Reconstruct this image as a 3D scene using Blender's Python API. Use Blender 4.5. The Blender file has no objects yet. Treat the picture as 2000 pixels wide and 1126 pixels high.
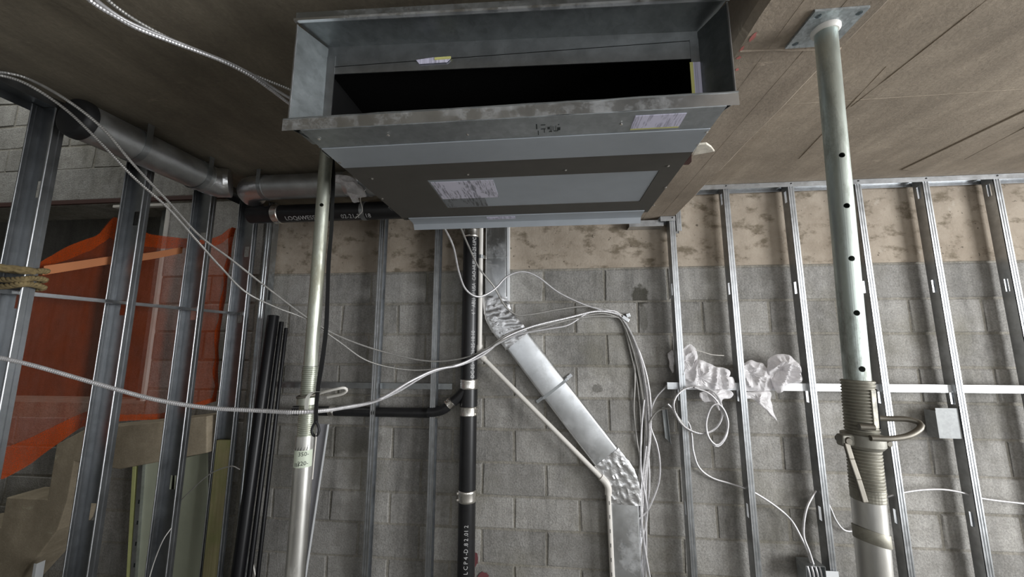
import bpy, bmesh, math, random
from mathutils import Vector, Matrix, noise
random.seed(7)
R = math.radians
sc = bpy.context.scene
COL = sc.collection

# ------------------------------------------------------------------ camera, world, lights, exposure
# coordinates: camera at the origin, X right along the block wall, Y towards it, Z up; floor at -1.6
F_PX, PITCH, YAW = 736.0, R(8.27), R(5.53)
cam = bpy.data.cameras.new('camera'); cam_o = bpy.data.objects.new('camera', cam); COL.objects.link(cam_o)
cam.sensor_width = 36.0; cam.sensor_fit = 'HORIZONTAL'; cam.lens = F_PX / 2000 * 36.0
cam.clip_start = .02; cam.clip_end = 100
cam_o.rotation_euler = (R(90) + PITCH, 0, YAW)
sc.camera = cam_o

w = bpy.data.worlds.new('sky'); sc.world = w; w.use_nodes = True
bg = w.node_tree.nodes['Background']; bg.inputs[0].default_value = (.86, .92, 1, 1); bg.inputs[1].default_value = .5

def area(name, loc, rot, sx, sy, power, color):
    l = bpy.data.lights.new(name, 'AREA'); l.shape = 'RECTANGLE'; l.size = sx; l.size_y = sy
    l.energy = power; l.color = color
    o = bpy.data.objects.new(name, l); COL.objects.link(o); o.location = loc; o.rotation_euler = rot
    return o
# daylight through the window openings of the rear wall, the open right side and the stairwell head
area('daylight_rear_window', (-1.325, -3.42, .15), (R(90), 0, 0), 1.15, 1.7, 6, (.97, .985, 1))
area('daylight_rear_window_middle', (1.0, -3.42, .15), (R(90), 0, 0), 1.2, 1.7, 15, (.97, .985, 1))
area('daylight_rear_window_right', (3.2, -3.42, .15), (R(90), 0, 0), 2.3, 1.7, 30, (.97, .985, 1))
area('daylight_right_opening', (4.75, -.6, -.15), (R(90), 0, R(90)), 2.4, 2.2, 215, (.97, .985, 1))
area('daylight_stairwell', (-4.3, 1.5, 3.3), (0, 0, 0), 1.2, 1.2, 26, (.98, 1, .97))

vs = sc.view_settings
vs.view_transform = 'Standard'; vs.look = 'None'; vs.gamma = 1; vs.use_curve_mapping = False
vs.exposure = 0.6

# ------------------------------------------------------------------ pixel <-> place helpers
sn, cs = math.sin, math.cos
FW = Vector((-sn(YAW)*cs(PITCH), cs(YAW)*cs(PITCH), sn(PITCH)))
RT = Vector((cs(YAW), sn(YAW), 0))
UP = Vector((sn(YAW)*sn(PITCH), -cs(YAW)*sn(PITCH), cs(PITCH)))
def ray(x, y): return FW + RT*((x-1000)/F_PX) + UP*((563-y)/F_PX)
def aY(x, y, Y): r = ray(x, y); return r*(Y/r.y)
def aX(x, y, X): r = ray(x, y); return r*(X/r.x)
def aZ(x, y, Z): r = ray(x, y); return r*(Z/r.z)

D = 2.465            # face of the block wall
FLOOR = -1.6
CEIL = .985
SOFF = .79           # underside of the concrete beam
PX = -1.99           # face of the stud partition on the left

# ------------------------------------------------------------------ materials
class NT:
    def __init__(s, name):
        s.m = bpy.data.materials.new(name); s.m.use_nodes = True
        s.t = s.m.node_tree; s.n = s.t.nodes; s.b = s.n['Principled BSDF']; s.out = s.n['Material Output']
        s._pos = None
    def add(s, typ, **kw):
        n = s.n.new(typ)
        for k, v in kw.items():
            if hasattr(n, k): setattr(n, k, v)
            else: n.inputs[k].default_value = v
        return n
    def link(s, a, b): s.t.links.new(a, b)
    @property
    def pos(s):
        if s._pos is None: s._pos = s.add('ShaderNodeNewGeometry').outputs['Position']
        return s._pos
    def mapped(s, scale, rot=(0, 0, 0)):
        mp = s.add('ShaderNodeMapping'); mp.inputs['Scale'].default_value = scale; mp.inputs['Rotation'].default_value = rot
        s.link(s.pos, mp.inputs['Vector']); return mp.outputs[0]
    def noise(s, vec, scale, detail=4, rough=.6):
        n = s.add('ShaderNodeTexNoise'); n.inputs['Scale'].default_value = scale
        n.inputs['Detail'].default_value = detail; n.inputs['Roughness'].default_value = rough
        s.link(vec, n.inputs['Vector']); return n.outputs['Fac']
    def ramp(s, fac, stops):
        r = s.add('ShaderNodeValToRGB'); e = r.color_ramp.elements
        while len(e) < len(stops): e.new(.5)
        for el, (p, c) in zip(e, stops):
            el.position = p; el.color = (c if len(c) == 4 else (*c, 1))
        s.link(fac, r.inputs[0]); return r.outputs[0]
    def mix(s, fac, a, b, mode='MIX'):
        m = s.add('ShaderNodeMix', data_type='RGBA', blend_type=mode)
        for k, v in ((0, fac), (6, a), (7, b)):
            if hasattr(v, 'is_output') or hasattr(v, 'links'): s.link(v, m.inputs[k])
            elif k == 0: m.inputs[k].default_value = v
            else: m.inputs[k].default_value = (*v, 1)
        return m.outputs[2]
    def math(s, op, a, b=None, clamp=False):
        m = s.add('ShaderNodeMath', operation=op); m.use_clamp = clamp
        for i, v in enumerate((a, b)):
            if v is None: continue
            if hasattr(v, 'links'): s.link(v, m.inputs[i])
            else: m.inputs[i].default_value = v
        return m.outputs[0]
    def color(s, c):
        if hasattr(c, 'links'): s.link(c, s.b.inputs['Base Color'])
        else: s.b.inputs['Base Color'].default_value = (*c, 1)
    def set(s, **kw):
        for k, v in kw.items():
            k = k.replace('_', ' ')
            if hasattr(v, 'links'): s.link(v, s.b.inputs[k])
            else: s.b.inputs[k].default_value = v
    def bump(s, h, strength, dist=.004):
        b = s.add('ShaderNodeBump'); b.inputs['Strength'].default_value = strength; b.inputs['Distance'].default_value = dist
        s.link(h, b.inputs['Height']); s.link(b.outputs[0], s.b.inputs['Normal'])

BW = lambda v: (v, v, v)
def spots(t, col, pts, tint, grow=.5):
    """stains with a shape of their own: (x, z, radius x, radius z) on the wall plane"""
    nz = t.noise(t.pos, 22, 4)
    sep = t.add('ShaderNodeSeparateXYZ'); t.link(t.pos, sep.inputs[0])
    for (x, z, rx, rz, a) in pts:
        dx = t.math('DIVIDE', t.math('SUBTRACT', sep.outputs[0], x), rx)
        dz = t.math('DIVIDE', t.math('SUBTRACT', sep.outputs[2], z), rz)
        d = t.math('ADD', t.math('MULTIPLY', dx, dx), t.math('MULTIPLY', dz, dz))
        d = t.math('ADD', d, t.math('MULTIPLY', t.math('SUBTRACT', nz, .5), 2.2))
        f = t.ramp(d, [(.55, BW(a)), (1.0, BW(0))])
        col = t.mix(f, col, tint)
    return col

def mat_block(name, c0, c1, stains=()):
    t = NT(name)
    oi = t.add('ShaderNodeObjectInfo')
    big = t.noise(t.pos, 2.3, 3); fine = t.noise(t.pos, 95, 3, .75); mid = t.noise(t.pos, 13, 5)
    c = t.mix(t.ramp(mid, [(.3, BW(0)), (.7, BW(1))]), c0, c1)
    c = t.mix(1.0, c, t.ramp(oi.outputs['Random'], [(0, BW(.74)), (1, BW(1.12))]), 'MULTIPLY')
    c = t.mix(1.0, c, t.ramp(fine, [(.25, BW(.62)), (.7, BW(1.2))]), 'MULTIPLY')
    c = t.mix(t.ramp(big, [(.5, BW(0)), (.75, BW(.55))]), c, (.16, .15, .11))
    drip = t.noise(t.mapped((6, 6, .9)), 1.6, 5, .6)
    c = t.mix(1.0, c, t.ramp(drip, [(.38, BW(1.12)), (.55, BW(.95)), (.70, BW(.66))]), 'MULTIPLY')
    c = t.mix(t.ramp(t.noise(t.pos, 17, 6, .7), [(.60, BW(0)), (.70, BW(.35))]), c, (.42, .41, .39))
    if stains: c = spots(t, c, stains, (.045, .042, .03))
    t.color(c); t.set(Roughness=.95)
    t.bump(t.math('ADD', fine, t.math('MULTIPLY', mid, .8)), .75, .006)
    return t.m
M = {}
M['block'] = mat_block('concrete_block', (.27, .26, .24), (.365, .355, .335),
    [(.585, .30, .06, .075, .85), (.6, .16, .03, .11, .45), (1.5, -.95, .12, .09, .5), (-1.3, -.62, .25, .1, .4), (.3, -.28, .035, .03, .5)])
M['mortar'] = mat_block('mortar', (.25, .235, .20), (.34, .32, .28))

def mat_band():
    t = NT('cast_concrete_band')
    mid = t.noise(t.pos, 6, 6, .65); fine = t.noise(t.pos, 70, 3, .7); st = t.noise(t.mapped((2.2, 2.2, 3.4)), 4.2, 7, .62)
    c = t.mix(t.ramp(mid, [(.3, BW(0)), (.7, BW(1))]), (.27, .225, .175), (.40, .345, .28))
    c = t.mix(t.ramp(st, [(.53, BW(0)), (.65, BW(.8))]), c, (.12, .095, .062))
    c = t.mix(t.ramp(t.noise(t.pos, 38, 2), [(.70, BW(0)), (.74, BW(.8))]), c, (.07, .055, .04))
    c = t.mix(t.ramp(t.noise(t.pos, 9, 6, .7), [(.62, BW(0)), (.72, BW(.5))]), c, (.5, .46, .40))
    t.color(c); t.set(Roughness=.95); t.bump(t.math('ADD', fine, mid), .5, .005)
    return t.m
M['band'] = mat_band()

def mat_ceiling(name, dark, light, rot=0):
    t = NT(name)
    streak = t.noise(t.mapped((6, 1.3, 4), (0, 0, rot)), 1.6, 8, .68); mid = t.noise(t.pos, 2.6, 7, .65)
    fine = t.noise(t.pos, 85, 4, .7); scr = t.noise(t.mapped((3.2, 14, 6), (0, 0, rot+R(18))), 1.5, 7, .75); scr2 = t.noise(t.mapped((16, 2.6, 6), (0, 0, rot-R(12))), 1.5, 7, .75)
    c = t.mix(t.ramp(streak, [(.33, BW(0)), (.68, BW(1))]), dark, light)
    c = t.mix(t.ramp(mid, [(.42, BW(0)), (.68, BW(.7))]), c, tuple(v*.74 for v in dark))
    c = t.mix(1.0, c, t.ramp(fine, [(.28, BW(.84)), (.72, BW(1.1))]), 'MULTIPLY')
    hi = tuple(min(.6, v*1.55) for v in light)
    c = t.mix(t.ramp(scr, [(.63, BW(0)), (.72, BW(.55))]), c, hi)
    c = t.mix(t.ramp(scr2, [(.66, BW(0)), (.74, BW(.45))]), c, hi)
    t.color(c); t.set(Roughness=.9); t.bump(t.math('ADD', t.math('MULTIPLY', scr, .5), fine), .35, .004)
    return t.m
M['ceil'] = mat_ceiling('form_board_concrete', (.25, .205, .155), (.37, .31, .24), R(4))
M['ceil_left'] = mat_ceiling('form_board_concrete_shaded', (.145, .123, .09), (.235, .203, .15), R(-70))  # same slab concrete, colour darkened for the shade left of the beam
M['beam'] = mat_ceiling('beam_concrete', (.26, .21, .16), (.38, .315, .245), 0)
M['stair'] = mat_ceiling('stair_concrete', (.30, .25, .175), (.44, .37, .27), 0)
M['floor'] = mat_block('floor_concrete', (.19, .185, .17), (.25, .245, .23))
M['plain_wall'] = mat_block('rough_plaster', (.36, .35, .33), (.45, .44, .42))

M['room_wall'] = mat_block('room_plaster', (.20, .195, .18), (.26, .255, .24))

def mat_metal(name, base, rough, var=.12, scale=30, metallic=1.0, dirt=None, dirt_amt=0, stretch=(1, 1, 1)):
    t = NT(name)
    v = t.add('ShaderNodeTexVoronoi'); v.inputs['Scale'].default_value = scale
    t.link(t.mapped(stretch), v.inputs['Vector'])
    n = t.noise(t.mapped(stretch), scale*.35, 5)
    bwv = t.add('ShaderNodeRGBToBW'); t.link(v.outputs['Color'], bwv.inputs[0])
    k = t.ramp(bwv.outputs[0], [(0, BW(1-var)), (1, BW(1+var))])
    c = t.mix(1.0, (*base,), k, 'MULTIPLY')
    c = t.mix(1.0, c, t.ramp(n, [(.3, BW(.85)), (.7, BW(1.1))]), 'MULTIPLY')
    t.set(Metallic=metallic, Roughness=t.math('ADD', rough-.06, t.math('MULTIPLY', n, .14)))
    if dirt:
        f = t.ramp(t.noise(t.mapped(stretch), 9, 8, .74), [(.49, BW(0)), (.62, BW(dirt_amt))])
        c = t.mix(f, c, dirt); t.link(t.math('SUBTRACT', metallic, f, True), t.b.inputs['Metallic'])
    t.color(c)
    return t.m
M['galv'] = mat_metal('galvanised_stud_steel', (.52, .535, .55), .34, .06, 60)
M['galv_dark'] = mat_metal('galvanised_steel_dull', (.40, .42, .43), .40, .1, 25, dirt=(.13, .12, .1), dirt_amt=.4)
M['galv_partition'] = mat_metal('partition_stud_steel_shaded', (.27, .28, .29), .36, .05, 40)  # stud steel, base darkened to carry the dim reflections on the partition
M['duct'] = mat_metal('duct_steel', (.78, .80, .82), .30, .05, 22, dirt=(.42, .43, .43), dirt_amt=.35)
M['spangle'] = mat_metal('spangled_steel', (.45, .475, .49), .45, .08, 80)
M['collar'] = mat_metal('collar_steel_shaded', (.25, .27, .275), .45, .08, 80)  # casing steel again, colour darkened for the shade inside the intake
M['dull_sheet'] = mat_metal('dull_sheet', (.30, .31, .31), .6, .08, 80, metallic=.4)
M['duct_dull'] = mat_metal('satin_duct_steel', (.52, .53, .53), .46, .05, 30, dirt=(.25, .24, .22), dirt_amt=.25)
M['zinc_plate'] = mat_metal('zinc_plate', (.50, .54, .56), .5, .22, 160)
M['prop'] = mat_metal('worn_prop_tube', (.60, .66, .62), .40, .05, 60, dirt=(.14, .14, .10), dirt_amt=.8, stretch=(1, 1, .35))
M['prop_outer'] = mat_metal('painted_prop_tube', (.72, .71, .68), .33, .04, 60, dirt=(.42, .39, .34), dirt_amt=.45, stretch=(1, 1, .3))
M['prop_left'] = mat_metal('weathered_prop_tube', (.52, .54, .47), .42, .05, 60, dirt=(.24, .23, .16), dirt_amt=.8, stretch=(1, 1, .35))
M['thread'] = mat_metal('dirty_thread', (.36, .345, .29), .55, .1, 80, metallic=.6, dirt=(.12, .11, .08), dirt_amt=.7)
M['cast'] = mat_metal('cast_collar', (.33, .32, .28), .55, .1, 70, metallic=.7, dirt=(.14, .13, .1), dirt_amt=.6)
M['rod'] = mat_metal('dull_steel_rod', (.20, .185, .155), .5, .1, 70, metallic=.7)
M['clamp'] = mat_metal('stainless_clamp', (.84, .81, .76), .26, .03, 30)
M['cable'] = mat_metal('armoured_cable', (.70, .69, .70), .45, .05, 90, metallic=.65)
M['cable_dark'] = mat_metal('armoured_cable_dull', (.42, .41, .39), .5, .05, 90, metallic=.65)

def simple(name, col, rough=.6, metallic=0, var=.12, scale=12, bump=0, spec=None):
    t = NT(name)
    n = t.noise(t.pos, scale, 5)
    t.color(t.mix(1.0, col, t.ramp(n, [(.25, BW(1-var)), (.75, BW(1+var))]), 'MULTIPLY'))
    t.set(Roughness=rough, Metallic=metallic)
    if bump: t.bump(n, bump, .004)
    return t.m
M['panel'] = simple('blue_grey_panel', (.37, .40, .435), .42, .35, .05)
M['gasket'] = simple('dark_gasket', (.070, .064, .055), .75, 0, .1)
M['black_inside'] = simple('black_inside', (.006, .006, .006), .8)
M['black_inside'].node_tree.nodes['Principled BSDF'].inputs['Specular IOR Level'].default_value = .1
M['black_gloss'] = simple('black_gloss_coil', (.004, .004, .005), .07)
M['blackpipe'] = simple('black_iron_pipe', (.012, .012, .013), .36, 0, .3, 30)
M['rubber'] = simple('black_rubber', (.010, .010, .011), .55)
M['blackplastic'] = simple('black_plastic', (.006, .006, .007), .34)
M['blackplastic'].node_tree.nodes['Principled BSDF'].inputs['Specular IOR Level'].default_value = .25
M['grey_sheet'] = simple('grey_sheet', (.30, .30, .32), .5, .2, .06)
M['pvc'] = simple('white_conduit', (.68, .655, .61), .4, 0, .06)
M['white_steel'] = simple('white_channel', (.80, .82, .84), .35, .3, .04)
M['print_white'] = simple('white_print', (.50, .50, .50), .7)
M['print_black'] = simple('black_print', (.012, .016, .015), .6)
M['red'] = simple('rust_red_primer', (.06, .024, .018), .8)
M['greenboard'] = simple('green_board', (.42, .445, .34), .85, 0, .1, 6)
M['lime'] = simple('lime_edge', (.50, .52, .22), .7)
M['rope'] = simple('hemp_rope', (.20, .15, .07), .9, 0, .35, 60, .4)
M['foam'] = simple('torn_white_board', (.66, .61, .52), .9, 0, .25, 40, .4)
M['yellow'] = simple('yellow_tape', (.62, .60, .22), .6)
M['sticker'] = simple('prop_sticker', (.60, .66, .54), .5, 0, .08)
M['paintpink'] = simple('pink_marking_paint', (.50, .17, .15), .8)
M['paintred'] = simple('red_marking_paint', (.15, .045, .05), .8)
M['whiteband'] = simple('white_tie', (.6, .6, .55), .5)

def mat_foil():
    t = NT('foil_tape'); n = t.noise(t.pos, 55, 4, .6); v = t.add('ShaderNodeTexVoronoi', feature='DISTANCE_TO_EDGE'); v.inputs['Scale'].default_value = 38
    t.link(t.pos, v.inputs['Vector'])
    t.color((.74, .74, .75)); t.set(Metallic=1.0, Roughness=.33)
    t.bump(t.math('ADD', n, t.math('MULTIPLY', v.outputs['Distance'], .5)), .3, .006)
    return t.m
M['foil'] = mat_foil()
def mat_wood():
    t = NT('mossy_timber'); g = t.noise(t.mapped((60, 60, 3)), 1.0, 6); n = t.noise(t.pos, 9, 4)
    c = t.mix(g, (.19, .16, .07), (.40, .36, .20)); c = t.mix(t.ramp(n, [(.45, BW(0)), (.7, BW(.6))]), c, (.20, .23, .08))
    t.color(c); t.set(Roughness=.9); t.bump(g, .5); return t.m
M['wood'] = mat_wood()
def mat_strap():
    t = NT('orange_webbing'); wv = t.add('ShaderNodeTexWave', bands_direction='Z'); wv.inputs['Scale'].default_value = 95
    t.link(t.pos, wv.inputs['Vector'])
    t.color(t.mix(wv.outputs['Fac'], (.40, .13, .05), (.60, .25, .11))); t.set(Roughness=.8); return t.m
M['strap'] = mat_strap()
def mat_net(name, lo, k):
    t = NT(name)
    n = t.noise(t.mapped((1, 6, 2)), 5, 5)
    ck = t.noise(t.pos, 260, 2)
    d = t.add('ShaderNodeBsdfDiffuse'); d.inputs[0].default_value = (.40, .062, .010, 1)
    tr = t.add('ShaderNodeBsdfTranslucent'); tr.inputs[0].default_value = (.45, .07, .012, 1)
    a = t.add('ShaderNodeMixShader'); a.inputs[0].default_value = .25; t.link(d.outputs[0], a.inputs[1]); t.link(tr.outputs[0], a.inputs[2])
    tp = t.add('ShaderNodeBsdfTransparent')
    m = t.add('ShaderNodeMixShader'); f = t.math('ADD', lo, t.math('MULTIPLY', t.math('ADD', n, ck), k))
    t.link(f, m.inputs[0]); t.link(tp.outputs[0], m.inputs[1]); t.link(a.outputs[0], m.inputs[2])
    t.link(m.outputs[0], t.out.inputs[0]); return t.m
M['net'] = mat_net('orange_mesh_net', .10, .22)
M['net_double'] = mat_net('orange_mesh_net_doubled', .15, .5)
def mat_plastic():
    t = NT('thin_white_plastic'); n = t.noise(t.pos, 24, 5)
    t.color((.86, .84, .85)); t.set(Roughness=.28); t.bump(n, .5, .01)
    tr = t.add('ShaderNodeBsdfTranslucent'); tr.inputs[0].default_value = (.9, .88, .89, 1)
    a = t.add('ShaderNodeMixShader'); a.inputs[0].default_value = .25; t.link(t.b.outputs[0], a.inputs[1]); t.link(tr.outputs[0], a.inputs[2])
    tp = t.add('ShaderNodeBsdfTransparent'); m = t.add('ShaderNodeMixShader')
    t.link(t.ramp(n, [(.35, BW(.6)), (.6, BW(1))]), m.inputs[0])
    t.link(tp.outputs[0], m.inputs[1]); t.link(a.outputs[0], m.inputs[2]); t.link(m.outputs[0], t.out.inputs[0]); return t.m
M['plastic'] = mat_plastic()
def mat_label(name, base, ink, amt):
    t = NT(name)
    n = t.noise(t.mapped((170, 14, 1)), 1.0, 3, .8); r = t.noise(t.mapped((14, 9, 1)), 1.0, 2)
    f = t.math('MULTIPLY', t.ramp(n, [(.48, BW(0)), (.58, BW(1))]), t.ramp(r, [(.42, BW(0)), (.46, BW(amt))]))
    t.color(t.mix(f, base, ink)); t.set(Roughness=.5); return t.m
M['label'] = mat_label('printed_paper_label', (.66, .64, .75), (.14, .14, .17), .8)
M['label_grey'] = mat_label('printed_grey_label', (.20, .21, .22), (.06, .06, .06), .9)
M['label_plain'] = mat_label('shipping_label', (.64, .62, .76), (.16, .15, .22), .55)

# ------------------------------------------------------------------ mesh helpers
class MB:
    def __init__(s): s.v = []; s.f = []
    def quad(s, pts):
        b = len(s.v); s.v += [tuple(p) for p in pts]; s.f.append(tuple(range(b, b+len(pts)))); return s
    def box(s, x0, x1, y0, y1, z0, z1):
        b = len(s.v)
        s.v += [(x, y, z) for z in (z0, z1) for y in (y0, y1) for x in (x0, x1)]
        for f in ((0, 2, 3, 1), (4, 5, 7, 6), (0, 1, 5, 4), (2, 6, 7, 3), (0, 4, 6, 2), (1, 3, 7, 5)):
            s.f.append(tuple(b+i for i in f))
        return s
    def obox(s, c, ax, ay, az):   # centre and three half-axis vectors
        b = len(s.v); c, ax, ay, az = map(Vector, (c, ax, ay, az))
        s.v += [tuple(c+ax*i+ay*j+az*k) for k in (-1, 1) for j in (-1, 1) for i in (-1, 1)]
        for f in ((0, 2, 3, 1), (4, 5, 7, 6), (0, 1, 5, 4), (2, 6, 7, 3), (0, 4, 6, 2), (1, 3, 7, 5)):
            s.f.append(tuple(b+i for i in f))
        return s
    def sweep(s, rings, caps=True, closed=False):
        """rings: list of equally long lists of points"""
        b = len(s.v); n = len(rings[0])
        for r in rings: s.v += [tuple(p) for p in r]
        m = len(rings)
        for i in range(m if closed else m-1):
            j = (i+1) % m
            for k in range(n):
                l = (k+1) % n
                s.f.append((b+i*n+k, b+i*n+l, b+j*n+l, b+j*n+k))
        if caps and not closed:
            s.f.append(tuple(b+k for k in range(n-1, -1, -1))); s.f.append(tuple(b+(m-1)*n+k for k in range(n)))
        return s
    def tube(s, pts, r, n=12, caps=True, radii=None, closed=False):
        pts = [Vector(p) for p in pts]; m = len(pts); rings = []; prev = None
        for i, p in enumerate(pts):
            a = pts[(i-1) % m] if (i or closed) else pts[0]; c = pts[(i+1) % m] if (i < m-1 or closed) else pts[-1]
            t = (c-a).normalized()
            if prev is None:
                u = t.cross(Vector((0, 0, 1)));
                if u.length < .05: u = t.cross(Vector((1, 0, 0)))
                u.normalize()
            else:
                u = prev - t*prev.dot(t); u.normalize()
            prev = u; v = t.cross(u); rr = radii[i] if radii else r
            rings.append([p + (u*cs(2*math.pi*k/n) + v*sn(2*math.pi*k/n))*rr for k in range(n)])
        return s.sweep(rings, caps, closed)
    def cyl(s, p0, p1, r, n=24, r1=None):
        return s.tube([p0, p1], r, n, True, [r, r if r1 is None else r1])
    def lathe(s, p0, axis, prof, n=24, caps=True):
        """prof: (distance along axis, radius)"""
        a = Vector(axis).normalized(); p0 = Vector(p0)
        u = a.cross(Vector((0, 1, 0)))
        if u.length < .05: u = a.cross(Vector((1, 0, 0)))
        u.normalize(); v = a.cross(u)
        return s.sweep([[p0+a*d+(u*cs(2*math.pi*k/n)+v*sn(2*math.pi*k/n))*r for k in range(n)] for d, r in prof], caps)
    def prism(s, poly, d0, d1, ax='Y'):
        """poly in the plane across axis ax; X: (y,z)  Y: (x,z)  Z: (x,y)"""
        def mk(p, d): return {'X': (d, p[0], p[1]), 'Y': (p[0], d, p[1]), 'Z': (p[0], p[1], d)}[ax]
        b = len(s.v); n = len(poly)
        s.v += [mk(p, d0) for p in poly] + [mk(p, d1) for p in poly]
        s.f.append(tuple(range(b, b+n))); s.f.append(tuple(range(b+2*n-1, b+n-1, -1)))
        for i in range(n):
            j = (i+1) % n; s.f.append((b+i, b+n+i, b+n+j, b+j))
        return s
    def mesh(s, name, smooth=None):
        me = bpy.data.meshes.new(name); me.from_pydata(s.v, [], s.f); me.validate()
        bm = bmesh.new(); bm.from_mesh(me); bmesh.ops.recalc_face_normals(bm, faces=bm.faces); bm.to_mesh(me); bm.free()
        if smooth:
            me.polygons.foreach_set('use_smooth', [True]*len(me.polygons)); me.set_sharp_from_angle(angle=R(smooth))
        return me
    def build(s, name, mat, parent=None, smooth=None, bevel=0, seg=2):
        return put(name, s.mesh(name, smooth), mat, parent, bevel, seg)

def put(name, me, mat, parent=None, bevel=0, seg=2):
    if mat and not me.materials: me.materials.append(M[mat])
    o = bpy.data.objects.new(name, me); COL.objects.link(o)
    if parent: o.parent = parent
    if bevel:
        b = o.modifiers.new('bevel', 'BEVEL'); b.width = bevel; b.segments = seg; b.limit_method = 'ANGLE'; b.angle_limit = R(40)
    return o
def tag(o, label, cat, group=None):
    o['label'] = label; o['category'] = cat
    if group: o['group'] = group
    return o
def struct(o): o['kind'] = 'structure'; return o
def thing(name, loc, label, cat, group=None):
    o = bpy.data.objects.new(name, None); COL.objects.link(o); o.empty_display_size = .1
    o.location = loc
    return tag(o, label, cat, group)
def keep(o, parent):
    """make o a part of parent while its vertices stay where they are in the room"""
    o.parent = parent; o.matrix_parent_inverse = Matrix.Translation(parent.location).inverted(); return o
def part(mb, name, mat, parent, smooth=None, bevel=0, seg=2):
    o = mb.build(name, mat, None, smooth, bevel, seg)
    if parent.type == 'EMPTY' or parent.parent is not None or True:
        o.parent = parent
        o.matrix_parent_inverse = world_of(parent).inverted()
    return o
def world_of(o):
    m = Matrix.LocRotScale(o.location, o.rotation_euler, o.scale)
    if o.parent: m = world_of(o.parent) @ o.matrix_parent_inverse @ m
    return m
def catmull(pts, step=.02):
    pts = [Vector(p) for p in pts]; P = [pts[0]*2-pts[1]] + pts + [pts[-1]*2-pts[-2]]; out = []
    for i in range(1, len(P)-2):
        a, b, c, d = P[i-1:i+3]; n = max(2, int((c-b).length/step))
        for k in range(n):
            t = k/n
            out.append(.5*((2*b) + (c-a)*t + (2*a-5*b+4*c-d)*t*t + (3*b-a-3*c+d)*t**3))
    out.append(pts[-1]); return out
def cable_mesh(name, pts, r, ribbed=False, step=None):
    c = catmull(pts, .01)
    # even spacing
    st = step or (.0036 if ribbed else .016); out = [c[0]]; acc = 0
    for a, b in zip(c, c[1:]):
        L = (b-a).length; p = st-acc
        while p < L: out.append(a.lerp(b, p/L)); p += st
        acc = (acc+L) % st if L else acc
    out.append(c[-1])
    rad = [r*(1.0 if (not ribbed or i % 2) else .78) for i in range(len(out))]
    return MB().tube(out, r, 8, True, rad).mesh(name, None if ribbed else 60)
def slotted_text(body, size, mapper, name, mat, parent, slices=6, align='LEFT', sx=1.0):
    cu = bpy.data.curves.new(name, 'FONT'); cu.body = body; cu.size = size; cu.align_x = align; cu.resolution_u = 2
    to = bpy.data.objects.new(name+'_tmp', cu); COL.objects.link(to)
    dg = bpy.context.evaluated_depsgraph_get(); me = bpy.data.meshes.new_from_object(to.evaluated_get(dg))
    bpy.data.objects.remove(to); bpy.data.curves.remove(cu)
    bm = bmesh.new(); bm.from_mesh(me)
    for k in range(1, slices):
        bmesh.ops.bisect_plane(bm, geom=bm.verts[:]+bm.edges[:]+bm.faces[:], plane_co=(0, size*.75*k/slices-.02*size, 0), plane_no=(0, 1, 0))
    for v in bm.verts: v.co = mapper(v.co.x*sx, v.co.y)
    bm.to_mesh(me); bm.free(); me.name = name; me.materials.clear(); me.materials.append(M[mat])
    o = bpy.data.objects.new(name, me); COL.objects.link(o); o.parent = parent; o.matrix_parent_inverse = world_of(parent).inverted()
    return o

# ------------------------------------------------------------------ the setting
struct(MB().box(-6.2, 4.9, -3.6, 3.6, FLOOR-.2, FLOOR).build('floor', 'floor'))
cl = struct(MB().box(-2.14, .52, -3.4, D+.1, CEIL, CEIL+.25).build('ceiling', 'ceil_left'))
cr = struct(MB().box(.80, 4.8, -3.4, D+.1, CEIL, CEIL+.25).build('ceiling', 'ceil'))
# cast fins and steps left by the form boards, real ridges on the slab
def fin(p0, p1, wd, h, parent, z=CEIL, name='form_seam', mat='ceil'):
    a, b = Vector(p0), Vector(p1); d = (b-a).normalized(); nrm = Vector((-d.y, d.x, 0)); L = (b-a).length; n = max(6, int(L/.06)); rings = []
    for i in range(n+1):
        p = a.lerp(b, i/n); k = .6+.8*noise.noise(p*9); ww = wd*max(.25, k); hh = h*max(.2, .6+.9*noise.noise(p*14+Vector((5, 0, 0))))
        rings.append([(p.x-nrm.x*ww, p.y-nrm.y*ww, z+.003), (p.x, p.y, z-hh), (p.x+nrm.x*ww, p.y+nrm.y*ww, z+.003)])
    mb = MB().sweep(rings, True); return part(mb, name, mat, parent)
for a, b in (((1662, 208), (1927, 0)), ((1884, 311), (2000, 249)), ((1560, 310), (1650, 215))):
    p, q = aZ(*a, CEIL), aZ(*b, CEIL); q = p+(q-p)*1.6; fin(p, q, .0035, .0028, cr)
step_a, step_b = aZ(1760, 330, CEIL), aZ(2000, 215, CEIL)
d = (step_b-step_a).normalized()
part(MB().prism([(step_a.x, step_a.y), (step_b.x+d.x*.8, step_b.y+d.y*.8), (step_b.x+d.x*.8+.1, step_b.y+d.y*.8+.03), (step_a.x+.07, step_a.y+.02)], CEIL-.006, CEIL+.02, 'Z'), 'form_board_print', 'ceil', cr, None, .004)
for y in (1.55, .55, -.4): fin((.82, y, CEIL), (4.6, y-.05, CEIL), .002, .0015, cr)
for y in (1.72, .62): fin((-2.0, y+.05, CEIL), (.5, y, CEIL), .003, .003, cl, mat='ceil_left')
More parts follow.
